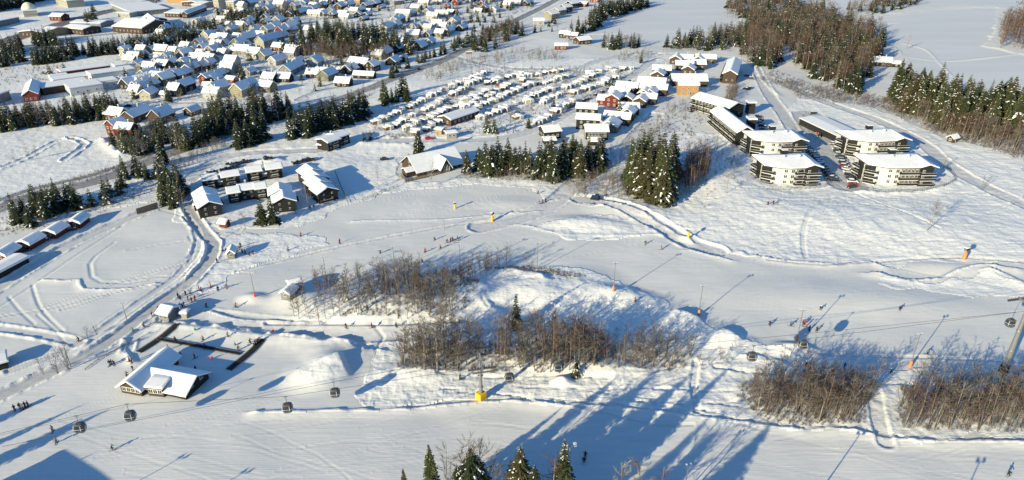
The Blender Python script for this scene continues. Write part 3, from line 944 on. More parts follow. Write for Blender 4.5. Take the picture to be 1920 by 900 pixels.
SINGLES = [  # u, v base, v top, kind, width, label
 (785,290,244,'near',.95,'lone slender spruce behind the brown lodge roof'),
 (914,248,212,'young',.9,'left of two slim snowy spruces above the grove'),
 (927,250,214,'young',.85,'right of two slim snowy spruces above the grove'),
 (991,240,217,'dark',1.0,'small lone spruce beside the campsite road'),
 (1038,210,180,'dark',1.0,'lone dark spruce between campsite and road'),
 (1145,162,138,'dark',.9,'lone spruce at the upper end of the campsite'),
 (1160,216,186,'young',1.0,'lone spruce standing between the brown cabins'),
 (967,614,548,'dark',.75,'lone dark spruce on the bare mound mid piste'),
 (493,420,372,'dark',1.15,'left of two spruces before the black houses'),
 (511,418,370,'dark',1.1,'right of two spruces before the black houses'),
 (1202,118,92,'dark',.9,'lone spruce by the road behind the campsite'),
 (1160,75,50,'tall',.8,'lone slim spruce on the near lake shore'),
 (1296,210,196,'dark',1.0,'left of two tiny spruces on the slope'),
 (1306,208,198,'dark',1.0,'right of two tiny spruces on the slope'),
 (235,332,288,'dark',.9,'lone spruce between fields and railway line'),
 (258,326,282,'dark',.9,'spruce at the end of the snowy field'),
 (306,308,252,'near',.9,'tall spruce beside the railway line bend'),
 (213,272,240,'dark',1.2,'round dark spruce beside the red house'),
 (95,140,118,'young',1.0,'small snowy spruce on the school car park'),
 (122,135,116,'young',1.0,'spruce behind the small snowy spruce on the school car park'),
 (320,137,118,'young',1.0,'spruce on the empty plot in the village'),
 (453,137,115,'young',1.1,'snowy spruce beside the white village house'),
 (175,22,4,'dark',1.3,'broad dark spruce in the far left of the village'),
 (1080,704,676,'young',1.1,'small green spruce under the gondola'),
 (863,712,698,'young',.8,'tiny spruce left of the yellow padded tower'),
 (695,262,243,'dark',1.2,'round spruce beside the roofs at the campsite corner'),
 (683,266,248,'dark',1.1,'low spruce at the campsite corner'),
 (1765,245,180,'near',.95,'very tall spruce at the edge of the tall row'),
]
for (u, v, vt, kd, wd, lab) in SINGLES:
    x, y, z = P(u, v)
    tree(kd, x, y, height_for(u, v, vt), lab, None, wd)
BARES = [
 (1738,432,366,'birch',1.0,'lone bare birch casting a long shadow on the fresh snow'),
 (1840,356,325,'alder',1.0,'lone bare bush beside the curving track at right'),
 (1768,318,288,'frost',1.3,'frosted bush at the corner of the right apartment block'),
 (1362,362,315,'frost',1.0,'faint bare tree on the slope left of the apartments'),
 (708,340,306,'frost',.8,'slim frosted birch left of the brown lodge'),
 (810,349,294,'frost',.8,'slim birch standing before the brown lodge roof'),
 (580,394,320,'birch',.9,'tall bare birch between the black houses'),
 (460,428,392,'birch',1.1,'bare birch before the long black house'),
 (425,430,405,'red',1.2,'low bare tree before the left black house'),
 (55,300,268,'frost',1.0,'second frosted birch in the snowy field'),
 (30,306,278,'frost',1.0,'leftmost frosted birch in the snowy field'),
 (70,298,270,'frost',1.2,'third frosted birch in the snowy field'),
 (115,284,260,'frost',1.1,'frosted birch at the right of the snowy field'),
 (140,272,252,'frost',1.0,'small frosted birch below the trees by the field'),
 (128,693,640,'alder',.9,'thin bare tree beside the lower left road'),
 (108,700,655,'alder',.9,'thin bare tree left of its twin by the road'),
 (82,702,660,'alder',.9,'leftmost thin bare tree beside the lower left road'),
 (165,635,610,'alder',1.0,'small bare tree above the lower left road'),
 (182,628,606,'alder',1.0,'small bare tree touching the lower left road'),
 (340,372,330,'red',1.0,'bare tree at the left bend of the complex road'),
 (345,398,345,'birch',.8,'thin bare tree at the corner before the complex'),
 (800,640,590,'birch',1.1,'bare birch rising alone above the middle thicket'),
 (1700,92,60,'frost',1.0,'thin tree beside the lake barn'),
 (1500,30,2,'birch',1.0,'thin bare tree in front of the far lake'),
 (1600,25,0,'birch',1.0,'left thin tree on the far lake shore'),
 (1625,25,0,'birch',1.0,'right thin tree on the far lake shore'),
]
for (u, v, vt, kd, wd, lab) in BARES:
    x, y, z = P(u, v)
    tree(kd, x, y, height_for(u, v, vt), lab, None, wd)
# foreground trees; their feet are below the picture
FRONT = [(813,980,830,'near',0,.95,'slim spruce, left of the big foreground spruces'),
 (765,985,876,'near',3,.9,'spruce tip at the bottom edge, leftmost of the foreground'),
 (888,985,836,'near',1,1.1,'broadest dark spruce in the foreground'),
 (862,990,870,'near',4,1.0,'dark spruce touching the broad foreground spruce'),
 (975,985,834,'near',2,1.0,'brownish spruce with snow clumps in the foreground'),
 (1000,1010,870,'near',4,.9,'lower spruce right of the brownish foreground spruce'),
 (1052,985,820,'near',3,1.0,'tallest slim spruce with snow clumps in the foreground'),
 (838,985,822,'birch',1,.9,'bare birch left of the broad foreground spruce'),
 (868,988,812,'birch',2,1.0,'tall bare birch rising behind the foreground spruces'),
 (905,988,822,'birch',4,1.0,'bare birch crown behind the broad foreground spruce'),
 (928,990,850,'birch',3,.7,'pale thin birch trunk between the foreground spruces'),
 (1165,985,862,'frost',0,1.0,'pale bare tree at the bottom edge centre right'),
 (1195,990,856,'birch',5,1.0,'bare tree at the bottom edge beside the pale one'),
 (1225,995,872,'red',1,1.2,'rightmost bare tree at the bottom edge'),
 (1030,1000,850,'red',2,1.2,'dark bare tree in shade between foreground spruces')]
for (u, v, vt, kd, k, wd, lab) in FRONT:
    x, y = G0(u, v); z = zat(x, y)
    tree(kd, x, y, height_for(u, v, vt), lab, 'foreground trees at the bottom edge', wd, k)
# spruces below and left of the picture whose shadows fall across the piste
for i, (x, y, h) in enumerate([(-6,72,24),(4,66,26),(12,74,22),(-2,60,24),(8,82,18),(-22,74,20),
                               (-128,96,15),(-133,100,14),(-138,108,12),(-120,86,13)]):
    tree('near', x, y, h, f'spruce outside the lower left corner, {ordw(i - 5)} of four' if x < -100 else f'spruce outside the bottom edge, {ordw(i + 1)} of those shading the piste', 'spruces outside the picture that throw shadows', 1.0)

wood_mass('village_wood', 'small mixed wood of spruce and birch inside the village', [
 ([(545,98),(565,66),(640,60),(700,66),(765,90),(770,106),(690,114),(600,112)], 75, 12, 20, ['dark', 'tall', 'dark'], 215, 3.8),
 ([(548,108),(600,100),(720,104),(730,118),(620,122)], 60, 10, 15, ['red', 'birch'], 216, 3.0)])
wood_mass('railway_wood', 'belt of low spruces and brush along the upper railway line', [
 ([(722,140),(800,108),(858,80),(955,42),(962,47),(870,88),(806,116),(730,150)], 60, 6, 9, ['dark', 'young', 'dark'], 217, 3.2),
 ([(872,96),(900,72),(960,48),(985,62),(955,84),(910,98)], 60, 9, 14, ['dark', 'red', 'birch'], 218, 3.4),
 ([(795,152),(820,128),(860,120),(905,117),(870,137),(820,157)], 50, 4, 8, ['birch', 'alder'], 219, 2.6)])
wood_mass('roadside_wood', 'dense dark spruce wood below the school and the red house', [
 ([(-20,252),(60,240),(120,236),(205,224),(232,206),(195,206),(100,216),(-20,232)], 105, 6, 14, ['dark', 'dark', 'birch', 'tall', 'red'], 212, 2.4),
 ([(222,285),(262,300),(335,265),(335,245),(290,238),(275,258),(225,262)], 90, 4, 10, ['dark', 'young', 'birch'], 213, 2.0),
 ([(325,275),(400,242),(405,222),(470,212),(545,206),(552,226),(470,240),(400,262),(340,290)], 78, 8, 18, ['dark', 'dark', 'birch', 'tall', 'red'], 209, 2.6)])
wood_mass('birch_wood', 'reddish bare birch wood at the right edge by lake and tall spruces', [
 ([(1660,200),(1720,224),(1790,258),(1925,296),(1925,262),(1790,240),(1690,205)], 95, 7, 15, ['red', 'birch', 'red'], 227, 1.8),
 ([(1860,92),(1880,45),(1960,30),(1960,95)], 110, 14, 22, ['red', 'red', 'birch'], 228, 2.2)])
wood_mass('bank_brush', 'small bare trees and brush on the snowy bank around the tall grove', [
 ([(1060,345),(1140,325),(1175,320),(1180,385),(1120,372),(1070,368)], 90, 2.5, 6, ['frost', 'birch', 'alder'], 357, 1.2),
 ([(1120,300),(1240,225),(1262,240),(1180,300),(1140,322)], 70, 2.5, 6.5, ['frost', 'birch', 'red'], 358, 1.6),
 ([(1262,300),(1330,255),(1400,290),(1400,340),(1340,345)], 60, 2, 5, ['frost', 'birch'], 359, 2.2),
 ([(870,335),(1040,348),(1060,340),(960,326),(880,328)], 60, 2, 5, ['frost', 'birch', 'red'], 360, 1.4),
 ([(1240,205),(1335,170),(1345,200),(1260,235)], 50, 2.5, 6, ['frost', 'birch', 'red'], 361, 2.0),
 ([(0,440),(120,410),(260,380),(340,340),(330,330),(200,378),(60,420)], 70, 1.2, 3, ['alder', 'birch'], 362, 2.0),
 ([(300,312),(350,300),(420,268),(430,275),(360,312),(330,345)], 60, 2, 6, ['frost', 'birch', 'alder'], 363, 2.0)])
wood_mass('verge_brush', 'tall grey-brown brush along the curving track above the apartments', [
 ([(1440,150),(1500,185),(1650,208),(1760,252),(1920,305),(1920,275),(1790,238),(1660,188),(1560,170)], 420, 2.5, 5.5, ['birch', 'alder', 'red'], 351, 1.2),
 ([(1240,100),(1290,98),(1400,98),(1395,88),(1260,92)], 60, 2.5, 5, ['frost', 'birch', 'red'], 352, 1.6),
 ([(1356,198),(1366,164),(1386,158),(1376,198)], 40, 4, 7, ['birch', 'red'], 353, 1.2),
 ([(890,132),(960,118),(1060,118),(1060,105),(960,92),(900,108)], 70, 3, 7, ['birch', 'alder', 'frost'], 354, 3),
 ([(1180,100),(1130,122),(1200,116),(1240,100)], 40, 3, 6, ['birch', 'alder'], 355, 2)])
wood_mass('campsite_trees', 'thin bare trees standing between the caravans', [
 ([(700,258),(960,250),(1060,215),(1200,135),(1080,128),(900,132),(700,235)], 70, 3, 8, ['birch', 'frost', 'red', 'birch'], 356, 6)])
wood_mass('lakeside_wood', 'mixed spruce and bare birch wood round the frozen lakes', [
 ([(1060,62),(1110,55),(1100,40),(1130,22),(1205,5),(1215,12),(1130,40),(1112,60),(1070,66)], 70, 10, 17, ['dark'], 220, 3.6),
 ([(1128,84),(1200,86),(1195,94),(1130,94)], 22, 8, 13, ['dark', 'birch'], 221, 3.4),
 ([(1240,90),(1330,96),(1400,88),(1395,62),(1330,72),(1262,84)], 85, 8, 15, ['dark', 'young', 'birch', 'dark'], 222, 3.2),
 ([(1395,92),(1390,112),(1425,132),(1460,126),(1470,60),(1400,45)], 170, 11, 19, ['red', 'birch', 'red', 'red', 'dark'], 223, 2.4),
 ([(1480,118),(1560,170),(1605,176),(1650,112),(1655,72),(1590,48),(1500,50),(1460,80)], 380, 11, 20, ['red', 'birch', 'red', 'red', 'dark'], 224, 2.2),
 ([(1500,90),(1560,160),(1610,168),(1645,120),(1600,60),(1480,40)], 60, 14, 20, ['tall', 'tall', 'dark'], 225, 4.0),
 ([(1355,30),(1400,40),(1500,20),(1490,-10),(1380,-5)], 190, 12, 18, ['red', 'dark', 'birch', 'red'], 309, 2.8),
 ([(1400,75),(1500,60),(1580,52),(1540,20),(1400,40)], 200, 12, 18, ['red', 'birch', 'red', 'dark'], 310, 2.6),
 ([(1590,28),(1650,26),(1725,10),(1725,-5),(1650,0),(1590,18)], 90, 9, 15, ['birch', 'dark', 'red'], 311, 3.6)])
wood_mass('distant_spruce_wood', 'far-off dark spruce belts around the upper left of the village', [
 ([(-60,30),(0,22),(50,11),(95,0),(130,-18),(-60,-18)], 520, 12, 18, ['dark'], 301, 2.6),
 ([(148,98),(240,88),(330,66),(455,40),(455,50),(340,80),(260,98),(160,108)], 170, 8, 12, ['dark'], 302, 2.8),
 ([(0,92),(40,84),(45,118),(0,128)], 34, 9, 13, ['dark'], 303, 3),
 ([(60,78),(105,74),(108,86),(66,86)], 26, 9, 13, ['dark'], 304, 3),
 ([(60,112),(100,102),(150,96),(145,112),(75,122)], 36, 9, 14, ['dark'], 305, 3),
 ([(158,42),(175,34),(185,46),(165,52)], 12, 9, 13, ['dark'], 306, 3),
 ([(400,32),(500,28),(510,40),(430,42)], 34, 9, 13, ['dark', 'young'], 307, 3.4),
 ([(520,26),(550,20),(552,30),(528,36)], 18, 8, 13, ['red', 'dark'], 308, 3),
 ([(940,100),(1050,95),(1060,118),(960,112)], 20, 3, 6, ['birch', 'alder'], 312, 4),
 ([(780,-12),(870,-12),(960,-12),(940,4),(800,2)], 60, 6, 11, ['birch', 'dark'], 313, 4),
 ([(1000,62),(1050,20),(1060,30),(1040,66)], 10, 5, 8, ['dark', 'birch'], 314, 5),
])
wood_mass('garden_trees', 'small garden spruces and birches scattered between the village houses', [
 ([(225,195),(430,190),(560,110),(560,20),(400,30),(230,100)], 220, 5, 11, ['young', 'birch', 'dark', 'birch', 'red', 'frost'], 330, 6),
 ([(560,180),(790,110),(780,100),(700,115),(560,125)], 34, 4, 9, ['young', 'birch', 'dark', 'frost'], 331, 8),
 ([(400,30),(560,30),(1000,20),(1000,-14),(400,-14)], 260, 5, 11, ['red', 'birch', 'young', 'birch', 'dark', 'dark', 'red'], 332, 6),
 ([(720,95),(800,90),(980,35),(980,10),(740,20)], 80, 5, 11, ['young', 'birch', 'dark', 'dark', 'red'], 333, 7)])
scrub('garden_scrub', 'bushes and hedges between the snowy village gardens', [
 ([(225,195),(430,190),(560,110),(700,100),(780,60),(1000,20),(1000,-5),(400,-5),(230,100)], 4200, .8, 3.0, 420),
 ([(700,262),(960,250),(1060,215),(1200,135),(1080,125),(900,130),(700,230)], 1500, .6, 2.4, 421),
 ([(0,160),(110,150),(130,110),(0,130)], 120, 1, 3, 422),
])
scrub('snowy_scrub', 'low twiggy scrub and seedlings poking through the snow', [
 ([(1140,385),(1190,388),(1340,395),(1340,340),(1400,360),(1400,300),(1330,260),(1270,235),(1240,225)], 260, .5, 1.5, 401),
 ([(640,600),(860,608),(900,540),(850,500),(700,530)], 520, .8, 2.4, 402),
 ([(740,700),(920,700),(1280,700),(1300,670),(1100,640),(760,650)], 700, .8, 2.4, 403),
 ([(1380,745),(1430,785),(1500,800),(1620,795),(1640,722),(1400,715)], 520, .8, 2.6, 404),
 ([(1680,805),(1925,812),(1925,730),(1690,725)], 520, .8, 2.6, 405),
 ([(1630,190),(1790,258),(1920,300),(1920,280),(1800,245),(1660,180)], 420, .8, 2.5, 406),
 ([(0,410),(150,385),(320,320),(340,335),(190,400),(0,450)], 300, .4, 1.2, 407),
 ([(0,380),(250,300),(500,235),(700,175),(700,180),(500,242),(250,312),(0,395)], 420, .6, 1.8, 408),
 ([(1150,250),(1250,200),(1330,200),(1300,260),(1200,250)], 260, .5, 1.8, 409),
 ([(1420,150),(1500,175),(1640,200),(1640,185),(1540,165),(1450,130)], 420, .8, 2.2, 410),
 ([(870,330),(1060,345),(1130,330),(1100,315),(900,318)], 260, .6, 1.8, 411),
 ([(900,505),(1000,500),(1100,520),(1090,530),(960,512)], 160, .5, 1.4, 412),
 ([(1355,200),(1365,165),(1385,160),(1375,195)], 90, 1.5, 3.2, 413),
])
# ================================================================ BUILDING PARTS
def window_mesh(frame='fascia_white'):
    mb = MB()
    mb.box((0, 0, 0), (1.15, .10, 1.25), frame)
    mb.box((-.26, -.045, 0), (.42, .06, 1.0), 'glass'); mb.box((.26, -.045, 0), (.42, .06, 1.0), 'glass')
    return mb.mesh('window')
WIN = window_mesh()
def door_mesh():
    mb = MB(); mb.box((0, 0, 1.05), (1.15, .10, 2.1), 'fascia_white'); mb.box((0, -.05, 1.02), (.92, .06, 1.95), 'brown'); mb.box((.32, -.09, 1.0), (.06, .06, .16), 'metal')
    return mb.mesh('door')
DOOR = door_mesh()
def chimney_mesh():
    mb = MB(); mb.box((0, 0, 0), (.7, .7, 1.6), 'concrete'); mb.box((0, 0, .85), (.85, .85, .12), 'dark_metal'); mb.box((0, 0, 1.0), (.75, .75, .22), 'snow')
    return mb.mesh('chimney')
CHIM = chimney_mesh()
def balcony_mesh(L, D, rail='black'):
    mb = MB(); mb.box((0, -D / 2, 0), (L - .1, D - .1, .16), 'fascia_dark'); mb.box((0, -D + .02, .02), (L + .04, .09, .2), 'fascia_white'); mb.box((0, -D + .04, .62), (L, .07, .95), rail)
    for s in (-1, 1): mb.box((s * (L / 2 - .04), -D / 2, .62), (.07, D - .12, .95), rail)
    mb.box((0, -D + .04, 1.12), (L, .09, .05), 'snow')
    return mb.mesh('balcony')

def xf(pts, x, y, rz):
    c, s = math.cos(rz), math.sin(rz)
    return [(x + p[0] * c - p[1] * s, y + p[0] * s + p[1] * c, p[2]) for p in pts]

def wing(root, x, y, rz, L, W, h, rise, wall, ridge='x', fascia='fascia_white', snow=.35, over=.5, z=0.0, wall_label=None, base=None, lopsided=0.0):
    """One volume: walls up to the roof and a snow-loaded roof. ridge 'x' runs along L, 'y' along W."""
    if ridge == 'y':
        x_, rz_ = x, rz + math.pi / 2; L, W = W, L
    else: rz_ = rz
    hl, hw = L / 2, W / 2
    b = -1.2
    mb = MB()
    v = [(-hl, -hw, b), (hl, -hw, b), (hl, hw, b), (-hl, hw, b), (-hl, -hw, h), (hl, -hw, h), (hl, hw, h), (-hl, hw, h), (-hl, lopsided, h + rise), (hl, lopsided, h + rise)]
    if rise > 0.05:
        f = [(0, 1, 5, 4), (1, 2, 6, 9, 5), (2, 3, 7, 6), (3, 0, 4, 8, 7)]
    else:
        f = [(0, 1, 5, 4), (1, 2, 6, 5), (2, 3, 7, 6), (3, 0, 4, 7), (4, 5, 6, 7)]
    mb.add(xf(v, x, y, rz_), f, wall)
    w = mb.build('wall', root, loc=(0, 0, z))
    if wall_label: w['label'] = wall_label
    mb = MB()
    e = hw + over; el = hl + over
    if rise > 0.05:
        sl = rise / hw
        ze = h - over * sl + .06; zr = h + rise + .06
        t = .16
        sec = [(-e, ze), (lopsided, zr), (e, ze), (e, ze + t), (lopsided, zr + t), (-e, ze + t)]
        n = len(sec)
        vs = [(-el, p[0], p[1]) for p in sec] + [(el, p[0], p[1]) for p in sec]
        fs = [(k, (k + 1) % n, n + (k + 1) % n, n + k) for k in range(n)]
        fs += [(0, 1, 4, 5), (1, 2, 3, 4), (n + 0, n + 5, n + 4, n + 1), (n + 1, n + 4, n + 3, n + 2)]
        mb.add(xf(vs, x, y, rz_), fs, fascia)
        if snow:
            e2 = e + .02; z1 = ze + t - .02; zz = zr + t - .02; s = snow
            m = .55
            sec = [(-e2, z1), (-e2 - .05, z1 + s * .55), (-e2 + .22, z1 + s + .22 * sl), (lopsided - m, zz - m * sl + s), (lopsided, zz + s - m * sl * .35), (lopsided + m, zz - m * sl + s), (e2 - .22, z1 + s + .22 * sl), (e2 + .05, z1 + s * .55), (e2, z1), (lopsided, zz)]
            n = len(sec)
            rings = [(-el - .02, 0), (-el - .05, .02), (-el + .25, 1), (el - .25, 1), (el + .05, .02), (el + .02, 0)]
            vs = []
            for (xx, k) in ((-el + .0, .75), (-el + .28, 1), (el - .28, 1), (el - .0, .75)):
                for i, p in enumerate(sec):
                    base_z = z1 + (zz - z1) * (1 - min(1, abs(p[0] - lopsided) / e2))
                    vs.append((xx, p[0], p[1] if i in (0, 8, 9) else base_z + (p[1] - base_z) * k))
            fs = []
            for r in range(3):
                for k in range(n): fs.append((r * n + k, r * n + (k + 1) % n, (r + 1) * n + (k + 1) % n, (r + 1) * n + k))
            fs.append((0, 1, 2, 3, 4, 9)); fs.append((4, 5, 6, 7, 8, 9))
            o = 3 * n
            fs.append((o + 9, o + 4, o + 3, o + 2, o + 1, o + 0)); fs.append((o + 9, o + 8, o + 7, o + 6, o + 5, o + 4))
            mb.add(xf(vs, x, y, rz_), fs, 'snow')
    else:
        c = math.cos(rz_), math.sin(rz_)
        mb.box((x, y, h + .12), (2 * el, 2 * e, .22), fascia, rz_)
        if snow:
            q = [(-el + .05, -e + .05), (el - .05, -e + .05), (el - .05, e - .05), (-el + .05, e - .05)]
            q2 = [(p[0] * .97, p[1] * .95) for p in q]
            vs = [(p[0], p[1], h + .23) for p in q] + [(p[0], p[1], h + .23 + snow * .7) for p in q] + [(p[0], p[1], h + .23 + snow) for p in q2]
            fs = [(k, (k + 1) % 4, 4 + (k + 1) % 4, 4 + k) for k in range(4)] + [(4 + k, 4 + (k + 1) % 4, 8 + (k + 1) % 4, 8 + k) for k in range(4)] + [(8, 9, 10, 11)]
            mb.add(xf(vs, x, y, rz_), fs, 'snow')
    mb.build('roof', root, loc=(0, 0, z))

def put(root, me, name, x, y, z, rz=0.0, sc_=None):
    o = link(name, me, root, (x, y, z), rz)
    if sc_: o.scale = sc_
    return o

def windows(root, x, y, rz, L, W, sides, zs, n, me=None, sc_=None):
    """Rows of windows on the sides f(ront), b(ack), l(eft), r(ight) of a volume."""
    me = me or WIN
    c, s = math.cos(rz), math.sin(rz)
    for sd in sides:
        span = L if sd in 'fb' else W
        for z in zs:
            k = n if sd in 'fb' else max(1, round(n * W / L))
            for i in range(k):
                t = (i + .5) / k * span * .86 - span * .43
                lx, ly, a = {'f': (t, -W / 2 - .03, 0), 'b': (t, W / 2 + .03, math.pi), 'l': (-L / 2 - .03, t, -math.pi / 2), 'r': (L / 2 + .03, t, math.pi / 2)}[sd]
                put(root, me, 'window', x + lx * c - ly * s, y + lx * s + ly * c, z, rz + a, sc_)

def base_line(A, B, Cc=None, depth=None):
    """Front-left and front-right feet (photograph), plus a back-left foot or a depth -> centre, angle, L, W."""
    a = G0(*A); b = G0(*B)
    L = math.dist(a, b); rz = math.atan2(b[1] - a[1], b[0] - a[0])
    if Cc is not None:
        cpt = G0(*Cc); W = abs(-(cpt[0] - a[0]) * math.sin(rz) + (cpt[1] - a[1]) * math.cos(rz))
    else: W = depth
    cx = (a[0] + b[0]) / 2 - math.sin(rz) * W / 2; cy = (a[1] + b[1]) / 2 + math.cos(rz) * W / 2
    return cx, cy, rz, L, W

COLN = {'w': 'white', 'c': 'cream', 'y': 'yellow', 'r': 'red', 'b': 'brown', 'g': 'grey', 'k': 'black', 'o': 'orange', 's': 'sage'}
WORD = {'white': 'white', 'cream': 'cream', 'yellow': 'yellow', 'red': 'red', 'brown': 'dark brown', 'grey': 'grey', 'black': 'black', 'orange': 'orange', 'sage': 'olive green'}

def house(u, v, az, L, W, h, rise, wall, label, group, name='house', cat='house', snow=.35, fascia='fascia_white', zs=None, nw=3, chim=True, door=True, sides='flr', roof='x', lift=0):
    x, y, z = P(u, v)
    z0 = min(zat(x + dx, y + dy) for dx, dy in ((0, 0), (L * .3, 0), (-L * .3, 0), (0, W * .3), (0, -W * .3))) + .1
    r = empty(name, (x, y, z0), R(az))
    wing(r, 0, 0, 0, L, W, h, rise, wall, 'x', fascia, snow)
    zs = zs or ([1.5] if h < 4 else [1.4, 4.0])
    windows(r, 0, 0, 0, L, W, sides, zs, nw)
    if door: put(r, DOOR, 'door', L * .12, -W / 2 - .03, .05)
    if chim: put(r, CHIM, 'chimney', L * .18, W * .08, h + rise + .5)
    tag(r, label, cat, group)
    return r

# ================================================================ VILLAGE
A_, B_ = 74, -18          # ridge running away from the sun / square to it
VILLAGE = [ # u, v, ridge, wall, length, width, wall height
 (270,90,A_,'w',10,8,4.5),(290,97,A_,'w',12,8,3),(306,99,B_,'s',13,9,3),(312,83,A_,'r',11,7,3),(328,72,A_,'w',15,8,3),(346,68,A_,'c',12,9,3.5),
 (378,60,A_,'w',14,8,3.5),(392,73,A_,'c',10,8,4.5),(376,85,A_,'w',12,8,3),(350,92,B_,'w',9,7,3),(348,105,A_,'w',11,8,3.5),(368,100,A_,'w',11,8,4),
 (412,60,A_,'w',9,7,3.5),(418,42,B_,'w',10,8,3.5),(466,46,A_,'r',14,9,4),(423,55,B_,'w',14,8,5),(436,61,A_,'w',11,7,4),(409,67,A_,'w',15,8,3),(406,76,B_,'w',9,8,3),
 (452,17,B_,'w',12,9,5),(472,12,A_,'g',15,9,5),(489,23,A_,'k',16,8,3),(505,22,A_,'w',14,9,4),(526,14,B_,'w',14,9,5),(542,10,A_,'w',16,9,5),(556,17,A_,'w',12,8,5),(573,10,A_,'w',16,9,4),(590,8,A_,'w',14,8,4),
 (566,27,A_,'s',22,8,3.5),(590,20,A_,'y',18,8,3.5),(524,43,A_,'w',12,9,4),(503,62,A_,'w',12,9,4),(516,55,A_,'w',14,9,4),(530,64,A_,'r',12,9,4),(546,54,A_,'b',18,9,4),(554,46,A_,'k',12,8,4),
 (450,90,A_,'s',12,9,5),(464,80,A_,'s',16,9,5),(478,72,A_,'s',12,9,4.5),(497,88,A_,'c',14,10,6),(516,80,A_,'g',16,10,5),(524,94,B_,'r',10,8,3.5),(548,100,B_,'w',10,8,3.5),(455,101,B_,'g',16,10,3.5),
 (605,15,A_,'k',14,8,4),(638,18,A_,'b',15,9,4.5),(655,13,A_,'g',14,9,3.5),(672,8,B_,'o',7,6,5.5),(690,15,A_,'k',18,8,4),(708,7,A_,'k',18,8,4),(676,22,A_,'w',14,8,3),(692,23,B_,'o',5,4,2.5),(690,30,A_,'k',12,5,2.5),(716,16,A_,'g',12,5,2.5),(683,38,A_,'k',12,5,2.5),
 (781,19,B_,'w',12,9,3.5),(757,32,B_,'w',16,8,5),(742,46,A_,'w',10,8,5),(751,42,A_,'w',9,8,5),(723,58,A_,'w',12,9,4),(734,54,A_,'w',10,8,4.5),(744,52,A_,'w',9,8,4),(772,30,A_,'w',12,8,4),
 (778,57,A_,'w',14,9,4),(792,56,A_,'s',12,9,4),(776,70,B_,'w',12,8,3.5),(750,84,B_,'w',9,8,4),(746,95,A_,'b',12,8,3),(788,92,A_,'b',14,9,3),(733,97,B_,'w',5,4,2.5),
 (839,18,A_,'r',9,7,4.5),(857,9,A_,'r',12,8,4),(804,26,A_,'w',12,8,3.5),(812,35,B_,'w',12,8,3.5),(830,31,B_,'w',14,8,4),(846,27,B_,'w',8,6,3),(909,22,A_,'w',10,8,5),(897,24,B_,'w',10,5,3),(929,22,A_,'w',12,7,3),(904,10,A_,'r',7,6,3),
 (952,15,B_,'w',9,8,4.5),(968,10,B_,'w',14,10,5),(990,9,A_,'k',20,7,3),(853,46,A_,'w',14,9,4.5),(820,50,B_,'w',10,8,3.5),(803,58,B_,'w',8,7,4),(831,55,B_,'w',9,8,3.5),(826,68,B_,'w',9,8,3.5),(840,63,A_,'w',12,8,3.5),(848,58,A_,'w',9,7,3.5),(866,56,A_,'w',14,8,3),
 (806,84,A_,'w',13,8,3.5),(806,68,A_,'k',14,6,3),(880,4,A_,'w',12,8,4),(822,6,B_,'w',12,8,4),(796,10,B_,'w',12,8,4),(920,4,A_,'g',12,8,4),
 (243,110,A_,'w',12,7,3.5),(305,112,B_,'w',14,7,2.8),(328,106,B_,'w',7,7,5),(348,110,A_,'w',10,8,5),(391,116,B_,'g',16,9,3.5),
 (359,136,A_,'r',13,9,4),(385,129,A_,'k',12,8,3.5),(311,158,A_,'s',11,9,5),(300,154,B_,'w',12,7,4.5),(270,170,A_,'w',11,9,3.5),(257,176,B_,'w',8,7,3),(281,182,A_,'c',10,8,3.5),(332,178,B_,'w',9,8,4.5),(345,170,A_,'w',16,9,4.5),(311,182,B_,'w',5,4,2.5),
 (391,156,A_,'r',10,7,5),(395,170,B_,'w',9,7,3),(401,183,B_,'w',11,8,4),(411,174,A_,'w',14,9,4.5),(437,125,B_,'w',10,9,5),(430,138,B_,'w',10,9,5),(410,146,A_,'k',14,8,3),(435,154,B_,'r',8,5,2.6),(404,154,A_,'r',10,7,3),(453,178,A_,'y',12,9,5),(466,167,A_,'w',12,8,4),
 (480,106,B_,'w',11,8,4),(497,110,A_,'s',11,9,3.5),(522,120,A_,'w',15,8,4),(548,106,B_,'w',10,8,4),(560,118,A_,'g',10,5,2.5),(592,122,A_,'w',12,10,3.5),(541,140,A_,'w',12,10,4.5),(556,132,A_,'w',12,9,4),(508,153,B_,'k',11,8,3),(533,152,B_,'k',12,8,3),(592,144,B_,'w',12,8,3),(502,170,B_,'s',11,8,4),
 (615,148,A_,'s',14,10,4),(606,144,B_,'w',9,8,3.5),(645,160,B_,'k',11,8,3),(657,136,A_,'k',11,9,3),(676,128,B_,'b',17,9,5),(699,132,A_,'k',9,9,4.5),(711,110,B_,'y',10,8,4),(722,106,A_,'b',16,9,4),(738,120,A_,'k',11,9,3),(684,146,B_,'k',16,6,2.6),(633,136,B_,'k',5,4,2.4),(756,113,A_,'k',9,5,2.4),
 (403,100,A_,'w',14,9,4),(232,95,A_,'g',16,8,3),(470,140,A_,'g',8,6,3),(575,95,A_,'w',12,8,3.5),(585,60,B_,'w',14,8,2.6),(478,57,A_,'w',10,7,2.6),(447,73,B_,'w',9,6,2.6),(430,100,A_,'g',12,8,3),(380,108,B_,'w',8,7,4),(420,88,A_,'w',12,8,3),(376,46,A_,'w',13,8,3.5),(350,120,B_,'s',9,6,2.5),
 (222,224,B_,'b',13,8,4),(259,224,A_,'b',18,9,4),(305,226,A_,'b',13,9,4),(362,214,A_,'b',9,6,2.8),(222,250,A_,'r',9,7,6),(242,258,B_,'r',10,7,6),
]
